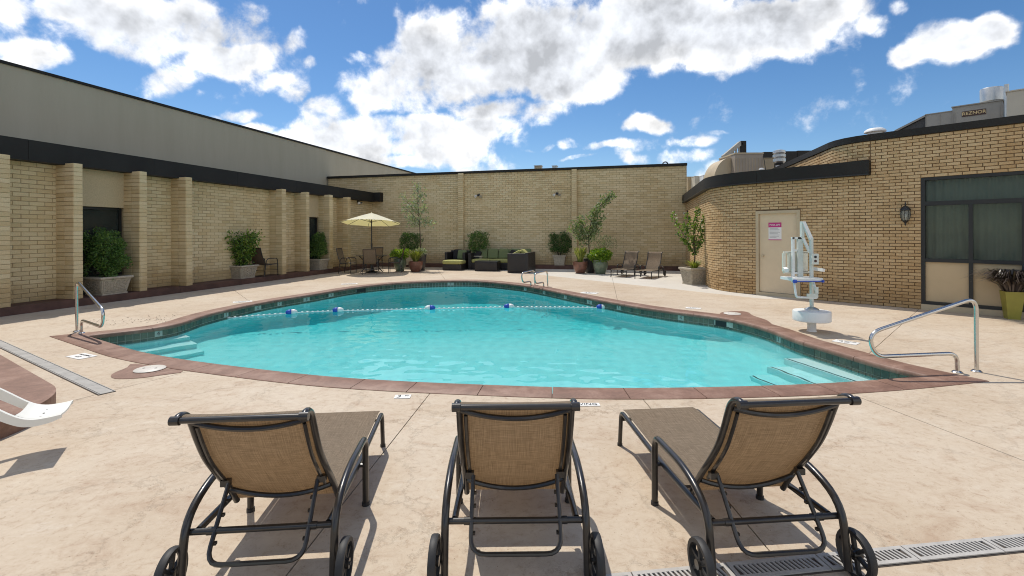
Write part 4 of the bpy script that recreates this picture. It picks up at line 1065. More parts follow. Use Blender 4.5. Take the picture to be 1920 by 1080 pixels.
l2 = make_lounger('brown sling lounger standing on the slotted drain, right of the three in front', GL, 2); l2.location = (1.215, 2.19, 0); l2.rotation_euler.z = math.radians(5)
ft = ang((-.53, -.85)) - PI / 2
put('far grey-brown sling lounger next to the green glazed pot', V3(G(1160, 520) + Vector((.53, .85)) * 1.43), ft, 'two loungers by the back wall')
put('far grey-brown sling lounger next to the lattice planter with the small tree', V3(G(1206, 523) + Vector((.53, .85)) * 1.43), ft, 'two loungers by the back wall')

# ================================================================== STEEL RAILS
def rail(parent, p, d, prof, r, rad):
    d = Vector(d).normalized(); mb = MB(); mb.tube(fil([V3(d * s, h) for s, h in prof], rad, 8), r, 12); return mb
HP = [(0, .0), (0, .80), (1.18, .50), (1.40, .215), (.25, .22), (.25, .0)]
def hand_rail(px, d, label):
    p = G(*px); T = thing('hand_rail', label, 'hand rail', V3(p)); d = Vector(d).normalized()
    mb = MB(); mb.tube(fil([V3(d * s, h) for s, h in [(0, .0), (0, .845), (1.36, .475), (1.28, .215), (.25, .218), (.25, .0)]], [.15, .17, .13, .12], 9), .0215, 14); mb.build('rail', M['steel'], T, smooth=50)
    mb = MB()
    for s in (0, .25): mb.lathe([(.052, .001), (.052, .008), (.036, .022), (.026, .024)], V3(d * s), 18)
    mb.build('escutcheon', M['steel'], T, smooth=40); return T
hand_rail((1831, 697), (-1, -.12), 'looped steel hand rail at the right pool steps')
hand_rail((144, 622), (.818, -.5745), 'looped steel hand rail at the left pool steps')
T = thing('pool_ladder', 'pair of small looped steel ladder rails at the far pool edge', 'ladder', V3(G(1015, 536)))
d = Vector((-.65, -.76)).normalized(); t = Vector((-d.y, d.x)) * -1
for s in (-.24, .24):
    mb = MB(); mb.tube(fil([V3(t * s + d * a, h) for a, h in ((0, 0), (.02, .47), (.66, .42), (.60, .13), (.20, .14), (.20, 0))], [.14, .15, .12, .08], 7), .021, 10); mb.build('rail', M['steel'], T, smooth=50)

# ================================================================== LANE ROPE
rp_ = thing('lane_rope', 'blue and white float rope across the pool', 'rope')
RPX = [(418, 598), (547, 588), (636, 584), (807, 580), (953, 577), (1124, 578), (1200, 581)]
rw_ = [G(x, y, WATER_Z) for x, y in RPX]; rw_ = resample(catmull(rw_, .1), .11)
mb = MB(); mb.tube([V3(p, WATER_Z + .012) for p in rw_], .008, 6); mb.build('line', M['white'], rp_)
mb = MB(); mb.lathe([(.008, -.03), (.018, -.02), (.02, 0), (.018, .02), (.008, .03)], (0, 0, 0), 8); bead = mb.mesh('bead', M['white'], True)
for i, p in enumerate(rw_):
    if i in (0, len(rw_) - 1): continue
    o = obj('bead', bead, rp_); o.location = V3(p, WATER_Z + .014); o.rotation_euler = (PI / 2, 0, ang(rw_[i + 1] - rw_[i - 1]) - PI / 2)
def half_float(z0, z1, m):
    mb = MB(); pr = [(.008, -.125), (.035, -.11), (.058, -.065), (.065, 0), (.058, .065), (.035, .11), (.008, .125)]; mb.lathe([q for q in pr if z0 <= q[1] <= z1], (0, 0, 0), 16); return mb.mesh('float', m, True)
fb, fw = half_float(-.2, .001, M['blue']), half_float(-.001, .2, M['white'])
for x, y, flip in ((547, 588, 0), (636, 584, 0), (807, 580, 1), (953, 577, 0), (1124, 578, 0)):
    p = G(x, y, WATER_Z); k = min(range(1, len(rw_) - 1), key=lambda i: (rw_[i] - p).length); a = ang(rw_[k + 1] - rw_[k - 1]) - PI / 2 + (PI if flip else 0)
    o = obj('float', fb, rp_); o.location = V3(rw_[k], WATER_Z + .035); o.rotation_euler = (-PI / 2, 0, a)
    q = obj('float_half', fw, o)

# ================================================================== POOL LIFT
c = G(1522, 621); pl = thing('pool_lift', 'white pool lift with seat on a round base beside the pool', 'pool lift', V3(c))
def lp(x, y): return (x - 545) / 522.0, (1005 - y) / 522.0
wm_, pg, cr = M['white'], M['palegreen'], M['cream']
mb = MB(); mb.lathe([(.075, 0), (.065, .01), (.063, .17)], (0, 0, 0), 20); mb.build('pedestal', wm_, pl, smooth=40)
mb = MB(); mb.lathe([(.02, .172), (.262, .172), (.270, .18), (.270, .32), (.262, .332), (.12, .345)], (0, 0, 0), 36); mb.build('drum', wm_, pl, smooth=35)
mb = MB(); mb.lathe([(.105, .345), (.10, .362), (.06, .385), (.035, .39)], (0, 0, 0), 20); mb.build('collar', M['alu'], pl, smooth=50)
mb = MB(); mb.tube([(0, 0, .38), (0, 0, 1.5)], .029, 12); mb.build('mast', pg, pl, smooth=40)
mb = MB(); mb.box((.01, -.055, 1.165), (.11, .06, .17)); bx = mb.build('control_box', pg, pl)
mb = MB(); mb.lathe([(.02, 0), (.02, .008)], (0, 0, 0), 12); bt = mb.mesh('button', M['ink']); 
for z, m_ in ((1.20, M['ink']), (1.135, M['plate'])):
    me2 = bt.copy(); me2.materials.clear(); me2.materials.append(m_); o = obj('button', me2, bx); o.rotation_euler = (PI / 2, 0, 0); o.location = (.01, -.085, z)
def bar(p, q, w, dpt, m, name, par=pl):
    p, q = Vector(p), Vector(q); z = (q - p).normalized(); x = Vector((0, 1, 0)).cross(z); x = x.normalized() if x.length > .1 else Vector((1, 0, 0)); y = z.cross(x)
    mb = MB(); mb.box((p + q) / 2, (w, dpt, (q - p).length), Matrix((x, y, z)).transposed()); return mb.build(name, m, par)
bar((.0, 0, 1.47), (-.095, .06, 1.76), .05, .05, wm_, 'upper_arm'); bar((-.02, .02, 1.28), (-.11, .08, 1.55), .035, .035, wm_, 'actuator')
bar((-.10, .08, 1.50), (-.10, .08, 1.77), .04, .06, pg, 'hanger')
for x0, w, y0, y1, m_, nm in ((-.24, .035, 215, 600, wm_, 'back_post'), (-.125, .085, 215, 570, pg, 'back_channel')):
    z0, z1 = lp(0, y1)[1], lp(0, y0)[1]; bar((x0, .10, z0), (x0, .10, z1), w, .04, m_, nm)
bar((-.26, .10, 1.50), (-.085, .10, 1.50), .03, .04, wm_, 'top_tie')
mb = MB(); mb.box((-.185, .10, 1.30), (.09, .012, .03)); mb.box((-.185, .10, .93), (.09, .012, .03)); mb.build('back_tie', wm_, pl)
# seat shell with arm slots
outl = [(-.36, .95), (-.28, .93), (.04, .93), (.10, .98), (.115, 1.20), (.09, 1.26), (-.32, 1.265), (-.365, 1.22)]
mb = MB(); oo = fil([Vector((x, 0, z)) for x, z in outl + [outl[0]]], .05, 4)[:-1]
for (xa, xb, za, zb) in ((-.375, -.335, .95, 1.25), (-.29, .03, .94, 1.26), (.075, .115, .96, 1.24)): mb.box(((xa + xb) / 2, .16, (za + zb) / 2), (xb - xa, .035, zb - za))
mb.box((-.13, .16, 1.265), (.46, .035, .03)); mb.box((-.13, .16, .935), (.46, .035, .03)); mb.build('seat_back', cr, pl)
for x, s in ((-.41, -1), (.14, 1)):
    bar((x + .05 * -s, .12, 1.0), (x + .02 * s, -.06, .985), .05, .055, wm_, 'armrest')
mb = MB(); mb.box((-.155, .02, .845), (.47, .36, .045)); mb.build('seat', wm_, pl)
mb = MB(); mb.box((-.155, -.165, .817), (.46, .02, .014)); mb.build('seat_belt', M['blue'], pl)
for xa, xb, rr_ in ((-.39, -.345, .026), (.06, .085, .022)): mb = MB(); mb.tube([(xa, -.17, .82), (xb, -.17, .82)], rr_, 10); mb.build('belt_roll', M['blue'], pl, smooth=40)
mb = MB(); mb.tube(fil([(-.35, -.12, .80), (-.365, -.2, .575), (-.03, -.2, .56), (-.03, -.1, .8)], .04), .017, 8); mb.build('footrest_frame', wm_, pl, smooth=40)
mb = MB(); mb.box((-.115, -.205, .60), (.17, .02, .06)); mb.box((-.05, -.205, .68), (.05, .02, .11)); mb.build('footrest', pg, pl)

# ================================================================== UMBRELLA AND DINING SET
uc = G(697, 511); um = thing('patio_umbrella', 'pale yellow eight-panel umbrella over the dining table', 'umbrella', V3(uc))
mb = MB(); mb.lathe([(.24, 0), (.24, .03), (.2, .06), (.05, .09), (.035, .3)], (0, 0, 0), 20); mb.build('base', M['tubing'], um, smooth=40)
mb = MB(); mb.tube([(0, 0, .05), (0, 0, 2.42)], .022, 10); mb.build('pole', M['tubing'], um, smooth=40)
mb = MB(); mb.tube([(0, 0, 1.05), (0, 0, 1.2)], .036, 10); mb.build('crank_housing', M['tubing'], um, smooth=40)
mb = MB(); mb.tube([(0, 0, 2.42), (0, 0, 2.50)], [.03, .012], 10); mb.build('finial', M['canopy'], um)
RAD = 1.2; rot0 = PI / 8
cano = MB(); rows = []; K = 8
for i in range(9):
    r = RAD * i / 8; row = []
    for k in range(K * 4 + 1):
        a = 2 * PI * k / (K * 4) + rot0; f = abs(((k % 4) / 4) - .5) * 2      # 1 at a rib, 0 midway
        sag = (1 - f * f); rr = r * (1 - .055 * sag * (i / 8))
        z = 2.45 - .42 * (i / 8) ** 1.12 - .035 * sag * math.sin(PI * min(1, i / 8)) * .8 + (.012 * sag if i == 8 else 0)
        row.append((rr * math.cos(a), rr * math.sin(a), z))
    rows.append(row)
cano.grid(rows[::-1], .004); cano.build('canopy', M['canopy'], um, smooth=30)
mb = MB(); mb.lathe([(.05, 2.06), (.06, 2.08), (.05, 2.10)], (0, 0, 0), 12); mb.build('hub', M['tubing'], um)
for k in range(8):
    a = 2 * PI * k / 8 + rot0; dv = Vector((math.cos(a), math.sin(a), 0)); mb = MB()
    mb.tube([dv * (RAD * i / 4) + Vector((0, 0, 2.432 - .42 * (i / 4) ** 1.12)) for i in range(5)], .008, 6); rbb = mb.build('rib', M['tubing'], um)
    mb = MB(); mb.tube([dv * .05 + Vector((0, 0, 2.08)), dv * .62 + Vector((0, 0, 2.432 - .42 * (.62 / RAD) ** 1.12))], .006, 5); mb.build('strut', M['tubing'], rbb)
TILT = Matrix.Translation((0, 0, 2.45)) @ Matrix.Rotation(math.radians(-6), 4, 'X') @ Matrix.Translation((0, 0, -2.45))
for o in um.children:
    if o.name.split('.')[0] in ('canopy', 'rib', 'hub', 'finial'): o.matrix_local = TILT
tb_t = thing('dining_table', 'dark round dining table under the umbrella', 'table', V3(uc))
mb = MB()
n = 40; ring = [(.045, .69), (.62, .69), (.63, .70), (.62, .712), (.045, .712)]
for r, z in ring: pass
mb.lathe([(.045, .69), (.62, .69), (.632, .70), (.62, .712), (.045, .712), (.045, .69)], (0, 0, 0), n); mb.f = [f for f in mb.f if len(f) == 4]; mb.build('table_top', M['tubing'], tb_t, smooth=30)
for k in range(4):
    a = k * PI / 2 + .5; dv = Vector((math.cos(a), math.sin(a), 0)); mb = MB(); mb.tube(fil([dv * .5 + Vector((0, 0, .69)), dv * .22 + Vector((0, 0, .42)), dv * .27 + Vector((0, 0, .2)), dv * .45 + Vector((0, 0, .01))], .12), .017, 8); mb.build('leg', M['tubing'], tb_t, smooth=40)
def make_chair(label, group, slingm=None):
    sm = slingm or M['sling']; T = thing('patio_chair', label, 'chair', group=group); tm = M['tubing']
    for s in (-1, 1):
        x = .27 * s
        mb = MB(); mb.tube(fil([(x, .25, .0), (x, .24, .62), (x, -.16, .63), (x, -.26, .0)], [.1, .12]), .014, 8); mb.build('arm_frame', tm, T, smooth=40)
        mb = MB(); mb.tube(fil([(x * .9, .27, .40), (x * .9, .20, .43), (x * .9, -.18, .385), (x * .9, -.30, .72), (x * .9, -.36, 1.0)], [.05, .09, .3]), .014, 8); mb.build('seat_rail', tm, T, smooth=40)
        mb = MB(); mb.tube([(x, -.21, .40), (x * .9, -.16, .39)], .01, 6); mb.tube([(x, .245, .40), (x * .9, .235, .415)], .01, 6); mb.build('joint', tm, T)
    mb = MB(); mb.tube([(-.243, -.36, 1.0), (.243, -.36, 1.0)], .014, 8); mb.build('top_bar', tm, T, smooth=40)
    mb = MB(); mb.tube([(-.26, -.24, .20), (.26, -.24, .20)], .010, 6); mb.tube([(-.26, .245, .22), (.26, .245, .22)], .010, 6); mb.build('crossbar', tm, T)
    pr = fil([(0, .265, .415), (0, .20, .44), (0, -.17, .395), (0, -.295, .72), (0, -.36, 1.0)], [.05, .09, .3], 6)
    rows = [[p + Vector((.235 * (-1 + 2 * j / 6), 0, -.012 * (1 - (-1 + 2 * j / 6) ** 2))) for j in range(7)] for p in pr]
    mb = MB(); mb.grid(rows); mb.build('sling', sm, T, smooth=True); return T
ch = make_chair('sling dining chair with its back to the pool', 'dining chairs round the umbrella table'); ch.location = V3(uc + Vector((.18, -.72))); ch.rotation_euler.z = .12
for lab, off, rz in (('sling dining chair seen side-on at the left of the table', Vector((-.92, -.22)), -PI / 2 - .1), ('sling dining chair seen side-on at the right of the table by the green pot', Vector((.95, .12)), PI / 2 + .15), ('sling dining chair on the far side of the table', Vector((-.15, .95)), PI - .1)):
    c_ = copy_tree(ch); c_['label'] = lab; c_.location = V3(uc + off); c_.rotation_euler.z = rz
bc = make_chair('dark brown high-back sling chair on the kerb beside the lattice planter', None, M['sling2']); bc.location = V3(AB(on_b(496, -12.27), -12.27), KERB); bc.rotation_euler.z = ang(U + N * .12) - PI / 2; bc.scale = (1.1, 1.12, .97)

# ================================================================== WICKER LOUNGE SET
def softbox(mb, c, s, r=.05, m=None, puff=0.0):
    x, y, z = (k / 2 for k in s); n = 6; c = Vector(c)
    def P(u, v, w):
        p = Vector((u * x, v * y, w * z)); q = Vector((max(-x + r, min(x - r, p.x)), max(-y + r, min(y - r, p.y)), max(-z + r, min(z - r, p.z)))); e = p - q
        p = q + (e.normalized() * r if e.length > 1e-6 else e)
        p += Vector((u * x, v * y, w * z)).normalized() * puff * (1 - u ** 4) * 0 + Vector((0, 0, puff * w * (1 - u * u) * (1 - v * v)))
        return (m @ p if m else p) + c
    L = [-1 + 2 * i / n for i in range(n + 1)]; L = sorted(set(L + [-1 + r / max(x, y, z), 1 - r / max(x, y, z)]))
    for f in (lambda a, b: P(a, b, 1), lambda a, b: P(b, a, -1), lambda a, b: P(b, -1, a) , lambda a, b: P(a, 1, b), lambda a, b: P(-1, a, b), lambda a, b: P(1, b, a)):
        mb.grid([[f(a, b) for a in L] for b in L])
aB = ang(N)
ot = thing('ottoman', 'low wicker ottoman with lime cushion in front of the armchair', 'ottoman', V3(AB(19.70, on_a(851.5, 19.70))), aB)
mb = MB(); softbox(mb, (0, 0, .135), (.86, .62, .25), .02); mb.build('base', M['wicker'], ot, smooth=40)
mb = MB(); softbox(mb, (0, 0, .345), (.88, .64, .17), .06, puff=.02); mb.build('cushion', M['cush_lime'], ot, smooth=True)
ac = thing('armchair', 'dark wicker armchair with green cushion left of the sofa', 'armchair', V3(AB(20.35, on_a(858, 20.35))), aB)
mb = MB(); softbox(mb, (0, .05, .17), (.95, .8, .32), .02); mb.build('seat_base', M['wicker'], ac, smooth=40)
mb = MB(); softbox(mb, (0, .42, .42), (.95, .12, .8), .02); mb.build('back', M['wicker'], ac, smooth=40)
for s in (-1, 1): mb = MB(); softbox(mb, (.42 * s, .0, .38), (.12, .76, .76 if s < 0 else .74), .02); mb.build('arm', M['wicker'], ac, smooth=40)
mb = MB(); softbox(mb, (-.08, .27, .62), (.46, .15, .46), .06, Matrix.Rotation(-.2, 3, 'X'), .02); mb.build('back_cushion', M['cush_black'], ac, smooth=True)
mb = MB(); softbox(mb, (.16, .15, .62), (.42, .14, .44), .06, Matrix.Rotation(-.3, 3, 'X') @ Matrix.Rotation(.15, 3, 'Z')); mb.build('throw_cushion', M['cush_green'], ac, smooth=True)
so = thing('wicker_sofa', 'long dark wicker sofa with green back cushions against the back wall', 'sofa', V3(AB(20.33, on_a(936, 20.33))), aB)
mb = MB(); softbox(mb, (0, .1, .16), (2.7, .8, .30), .02); mb.build('seat_base', M['wicker'], so, smooth=40)
mb = MB(); softbox(mb, (0, .47, .40), (2.7, .12, .76), .02); mb.build('back', M['wicker'], so, smooth=40)
mb = MB(); softbox(mb, (-1.28, .08, .37), (.14, .82, .72), .02); mb.build('arm', M['wicker'], so, smooth=40)
for k in range(3): mb = MB(); softbox(mb, (-.78 + .84 * k, .04, .38), (.82, .72, .15), .05, puff=.015); mb.build('seat_cushion', M['cush_lime'], so, smooth=True)
for k in range(5): mb = MB(); softbox(mb, (-.88 + .5 * k, .33, .68), (.48, .16, .46), .06, Matrix.Rotation(-.22, 3, 'X')); mb.build('back_cushion', M['cush_green'], so, smooth=True)
for x in (-1.12, .62): mb = MB(); softbox(mb, (x, .18, .64), (.42, .13, .40), .06, Matrix.Rotation(-.35, 3, 'X') @ Matrix.Rotation(.3, 3, 'Y')); mb.build('throw_cushion', M['cush_black'], so, smooth=True)
ctb = thing('coffee_table', 'low dark wicker coffee table in front of the sofa', 'table', V3(AB(19.55, on_a(914.5, 19.55))), aB)
mb = MB(); softbox(mb, (0, 0, .20), (.98, .6, .40), .015); mb.build('base', M['wicker'], ctb, smooth=40)
mb = MB(); mb.box((0, 0, .412), (1.0, .62, .016)); mb.build('glass_top', M['frame'], ctb)
ch2 = thing('chaise_end', 'dark wicker sofa end turned side-on with lime cushions, right of the table', 'sofa', V3(AB(19.12, on_a(973, 19.12))), aB)
mb = MB(); softbox(mb, (-.28, -.02, .38), (.20, .85, .76), .02); mb.box((.0, .0, .0), (.01, .01, .01)) if False else None; mb.build('arm', M['wicker'], ch2, smooth=40)
mb = MB(); softbox(mb, (.05, -.38, .39), (.86, .14, .78), .02); mb.build('front', M['wicker'], ch2, smooth=40)
mb = MB(); softbox(mb, (.42, .27, .40), (.14, 1.42, .82), .02); mb.build('back', M['wicker'], ch2, smooth=40)
mb = MB(); softbox(mb, (.05, .3, .2), (.8, 1.25, .36), .02); mb.build('seat_base', M['wicker'], ch2, smooth=40)
mb = MB(); softbox(mb, (-.10, -.02, .76), (.44, .40, .14), .05, Matrix.Rotation(-.5, 3, 'Y')); mb.build('cushion', M['cush_lime'], ch2, smooth=True)
mb = MB(); softbox(mb, (.24, .05, .78), (.36, .46, .16), .06, Matrix.Rotation(.75, 3, 'Y')); mb.build('cushion', M['cush_lime'], ch2, smooth=True)
# ================================================================== PLANTS
class Leaves:
    def __init__(s, seed): s.mb = MB(); s.R = random.Random(seed)
    def leaf(s, p, d, l, w, bend=.15):
        R = s.R; d = d.normalized(); up = Vector((R.uniform(-1, 1), R.uniform(-1, 1), R.uniform(-.2, 1))); x = d.cross(up)
        if x.length < .05: x = d.cross(Vector((1, 0, 0)))
        x.normalize(); n = x.cross(d); s.mb.rnd(min(1, max(0, R.gauss(.5, .22))))
        b = n * l * bend
        s.mb.add([p, p + d * l * .45 + x * w / 2 - b * .2, p + d * l - b, p + d * l * .45 - x * w / 2 - b * .2, p + d * l * .5 - b * .0 + n * w * .12], [(0, 1, 4), (1, 2, 4), (2, 3, 4), (3, 0, 4)])
    def vol(s, n, f, l, w, out=.6, c=None):  # f() -> point; leaves point outward from c and up
        for _ in range(n):
            p, o = f(s.R); d = o * out + Vector((s.R.gauss(0, .6), s.R.gauss(0, .6), s.R.gauss(.25, .6))); s.leaf(p, d, l * s.R.uniform(.7, 1.3), w * s.R.uniform(.7, 1.3))
def hedge_sampler(rx, ry, z0, z1, sq=3.0, lump=.12, seed=0):
    def f(R):
        while True:
            u, v, w = R.uniform(-1, 1), R.uniform(-1, 1), R.uniform(-1, 1); q = (abs(u) ** sq + abs(v) ** sq + abs(w) ** sq) ** (1 / sq)
            bump = 1 - lump + lump * 2.2 * noise.noise(Vector((u * 2.2 + seed, v * 2.2, w * 2.2 + seed)))
            if q < bump and (q > .55 * bump or R.random() < .25): break
        p = Vector((u * rx, v * ry, (z0 + z1) / 2 + w * (z1 - z0) / 2)); return p, Vector((u, v, w * .7))
    return f
def lattice_pot(T, w, h, m, lat=True, n=4):
    """square cast planter: tapered body, heavy rim, foot, and trellis relief on each face"""
    a, b = w * .36, w * .45; mb = MB()
    mb.hexa([Vector((x * a, y * a, .03)) for x, y in ((-1, -1), (1, -1), (1, 1), (-1, 1))], [Vector((x * b, y * b, h * .88)) for x, y in ((-1, -1), (1, -1), (1, 1), (-1, 1))]); mb.build('body', m, T)
    mb = MB(); o, i = w * .5, w * .40
    sq = lambda r, z: [Vector((x * r, y * r, z)) for x, y in ((-1, -1), (1, -1), (1, 1), (-1, 1))]
    prof = [(b, h * .84), (o * .97, h * .87), (o, h * .91), (o, h * .96), (o * .97, h), (i, h), (i, h * .88)]
    vs = [v for r, z in prof for v in sq(r, z)]; mb.add(vs, [(k * 4 + j, k * 4 + (j + 1) % 4, (k + 1) * 4 + (j + 1) % 4, (k + 1) * 4 + j) for k in range(len(prof) - 1) for j in range(4)]); mb.build('rim', m, T)
    mb = MB(); mb.hexa(sq(a * 1.06, 0), sq(a * 1.06, .035)); mb.build('foot', m, T)
    mb = MB(); mb.hexa(sq(i * .99, h * .84), sq(i * .99, h * .9)); mb.build('soil', M['soil'], T)
    if lat:
        mb = MB()
        for f in range(4):
            R = rotz(f * PI / 2); z0, z1 = .10 * h + .02, .80 * h
            def Q(u, z, o_=0.0):
                s = a + (b - a) * (z - .03) / (h * .88 - .03); return R @ Vector((u * s, -s - o_, z))
            def strip(p, q, wd):
                (u0, za), (u1, zb) = p, q; du, dz = u1 - u0, (zb - za) / (w * .45); L = math.hypot(du, dz); nu, nz = -dz / L * wd, du / L * wd * w * .45
                b_ = [Q(u0 + nu, za + nz), Q(u1 + nu, zb + nz), Q(u1 - nu, zb - nz), Q(u0 - nu, za - nz)]; t_ = [Q(u0 + nu, za + nz, .012), Q(u1 + nu, zb + nz, .012), Q(u1 - nu, zb - nz, .012), Q(u0 - nu, za - nz, .012)]; mb.hexa(b_[::-1], t_[::-1])
            for k in range(-n, n + 1):
                for s in (1, -1):
                    # diagonal lines clipped to the panel
                    c0 = k * 1.7 / n; pts = []
                    for e in range(41):
                        tt = -1.8 + 3.6 * e / 40; u, z = s * (tt), z0 + (z1 - z0) * (.5 + (tt - c0) * .62)
                        if abs(u) <= .82 and z0 <= z <= z1: pts.append((u, z))
                    if len(pts) > 3: strip(pts[0], pts[-1], .035)
            for p, q in (((-.86, z0), (.86, z0)), ((-.86, z1), (.86, z1)), ((-.86, z0), (-.86, z1)), ((.86, z0), (.86, z1))): strip(p, q, .05)
        mb.build('lattice', m, T)
def stems(T, R, n, r0, h, spread, z0, m=None, rad=.012):
    mb = MB(); tips = []
    for k in range(n):
        a = R.uniform(0, 2 * PI); d = Vector((math.cos(a), math.sin(a), 0)) * R.uniform(.2, 1) * spread; p = Vector((d.x * .15, d.y * .15, z0)); pts = [p + d * t ** 1.2 + Vector((R.gauss(0, .012), R.gauss(0, .012), h * t)) for t in (0, .25, .5, .75, 1)]
        mb.tube(pts, [rad * (1 - .7 * t) for t in (0, .25, .5, .75, 1)], 5); tips.append(pts)
    mb.build('stem', m or M['bark'], T, smooth=True); return tips
def hedge_pot(px, base, w, h, label, rx, ry, z1, nl, rz, z0=None, leafm='leaf_dark', lsz=.055, potm='stonepot', sq=3, lat=True, seed=1, stemn=5, lump=.24):
    T = thing('potted_hedge', label, 'potted plant', V3(px if isinstance(px, Vector) else G(px[0], px[1], base), base), rz); lattice_pot(T, w, h, M[potm], lat); R = random.Random(seed)
    z0 = h * .9 if z0 is None else z0; stems(T, R, stemn, .02, (z1 - h) * .8, rx * .7, h * .86)
    L = Leaves(seed); L.vol(nl, hedge_sampler(rx, ry, z0, z1, sq, lump, seed), lsz, lsz * .55); L.mb.build('foliage', M[leafm], T); return T
aU = ang(U) - PI / 2
hedge_pot((199, 551), KERB, .76, .43, 'clipped dark hedge in a lattice planter before the left wing window', .50, .40, 1.60, 6000, aU, .40, seed=2, sq=4.5)
# open shrub with bare stems
T = thing('potted_shrub', 'loose light green shrub with bare stems in a lattice planter on the kerb', 'potted plant', V3(G(452, 521, KERB), KERB), aU); lattice_pot(T, .76, .42, M['stonepot'])
R = random.Random(5); tips = stems(T, R, 12, .02, 1.03, .42, .37, rad=.014); L = Leaves(5)
for pts in tips:
    for t in range(1, 5):
        for _ in range(68 if t > 1 else 30):
            p = pts[t].lerp(pts[max(0, t - 1)], R.random() * .7) + Vector((R.gauss(0, .085), R.gauss(0, .085), R.gauss(0, .075))); L.leaf(p, p - pts[t] + Vector((R.gauss(0, .05), R.gauss(0, .05), .06)), .085 * R.uniform(.7, 1.2), .048)
L.mb.build('foliage', M['leaf_mid'], T)
hedge_pot(AB(on_b(597, -12.33), -12.33), KERB, .62, .42, 'tall rounded dark hedge in a stone planter before the second left wing window', .34, .32, 1.55, 3600, aU, .40, seed=8, sq=2.5)
aBk = ang(N)
hedge_pot((770, 496), KERB, .60, .42, 'dark hedge on the kerb behind the umbrella and lime pots', .60, .36, 1.52, 3600, aBk, .55, seed=11, lat=False)
hedge_pot((896, 496.5), KERB, .60, .42, 'dark bushy hedge on the kerb behind the sofa', .58, .38, 1.55, 3600, aBk, .5, seed=14, lat=False, lump=.2)
hedge_pot((1050, 497), KERB, .58, .44, 'dark hedge in a plain stone planter by the right-hand pier', .56, .36, 1.52, 3600, aBk, .45, seed=17, lat=False)
def round_pot(T, prof, m): 
    mb = MB(); mb.lathe(prof, (0, 0, 0), 24); mb.build('pot', M[m], T, smooth=45); r, z = prof[-1]
    mb = MB(); mb.lathe([(.01, z), (r * .98, z + .005)], (0, 0, 0), 18); mb.build('soil', M['soil'], T)
JAR = lambda r, h: [(r * .55, 0), (r * .62, .01), (r * .85, h * .3), (r, h * .62), (r * .97, h * .82), (r * .88, h * .92), (r * .98, h * .97), (r, h), (r * .9, h), (r * .86, h * .92)]
BOWL = lambda r, h: [(r * .5, 0), (r * .6, .01), (r * .9, h * .4), (r, h * .75), (r * .98, h * .95), (r, h), (r * .9, h), (r * .86, h * .93)]
def tuft(T, seed, rx, z0, z1, n, lm, l, w, sq=2.2):
    L = Leaves(seed); L.vol(n, hedge_sampler(rx, rx, z0, z1, sq, .2, seed), l, w); L.mb.build('foliage', M[lm], T)
T = thing('potted_plant', 'bright lime bush in a green glazed jar beside the dining set', 'potted plant', V3(G(750, 508.5))); round_pot(T, JAR(.27, .58), 'greenpot'); tuft(T, 21, .40, .50, .92, 900, 'leaf_lime', .11, .05)
T = thing('potted_plant', 'yellow-green spiky plant in a copper-brown bowl by the dining set', 'potted plant', V3(G(779.5, 509.5))); round_pot(T, BOWL(.30, .44), 'brownpot')
def blades(T, seed, n, z0, h, spread, lm, w=.02, droop=.3):
    R = random.Random(seed); mb = MB()
    for _ in range(n):
        a = R.uniform(0, 2 * PI); d = Vector((math.cos(a), math.sin(a), 0)); L_ = h * R.uniform(.6, 1.1); sp = spread * R.uniform(.2, 1); x = Vector((-d.y, d.x, 0)) * w * .5; p = d * R.uniform(0, .1) + Vector((0, 0, z0)); mb.rnd(min(1, max(0, R.gauss(.5, .25))))
        pts = [p + d * sp * t ** 1.5 + Vector((0, 0, L_ * (t - droop * t ** 3))) for t in (0, .3, .6, .85, 1)]; ws = (1, 1, .85, .5, .05)
        mb.add([q + x * k for q, k in zip(pts, ws)] + [q - x * k for q, k in zip(pts, ws)], [(i, i + 1, i + 6, i + 5) for i in range(4)])
    mb.build('foliage', M[lm], T)
blades(T, 23, 150, .40, .62, .42, 'leaf_yellow', .05, .2)
T = thing('potted_tree', 'slender young tree with pale leaves in a tall charcoal pot behind the lime pots', 'potted plant', V3(G(789, 507)))
round_pot(T, [(.16, 0), (.17, .01), (.25, .68), (.26, .70), (.23, .70), (.22, .66)], 'darkpot')
def small_tree(T, seed, trunk, branches, lm, leafn, l, w, z0, rad=.016, spreadleaf=.07):
    R = random.Random(seed); mb = MB(); L = Leaves(seed)
    tr = [Vector(p) for p in trunk]; mb.tube(tr, [rad * (1 - .6 * i / (len(tr) - 1)) for i in range(len(tr))], 6)
    for i, q, n_ in branches:
        a = tr[i] if isinstance(i, int) else tr[int(i)].lerp(tr[int(i) + 1], i - int(i)); b = Vector(q); mid = a.lerp(b, .5) + Vector((R.gauss(0, .03), R.gauss(0, .03), .04)); mb.tube([a, mid, b], [rad * .5, rad * .35, rad * .12], 5)
        for _ in range(n_):
            t = R.random() ** .7; p = (a.lerp(mid, t * 2) if t < .5 else mid.lerp(b, t * 2 - 1)) + Vector((R.gauss(0, spreadleaf), R.gauss(0, spreadleaf), R.gauss(0, spreadleaf))); L.leaf(p, (b - a).normalized() * .6 + Vector((R.gauss(0, .7), R.gauss(0, .7), R.gauss(.1, .6))), l * R.uniform(.6, 1.2), w)
    mb.build('trunk', M['bark'], T, smooth=True); L.mb.build('crown', M[lm], T)
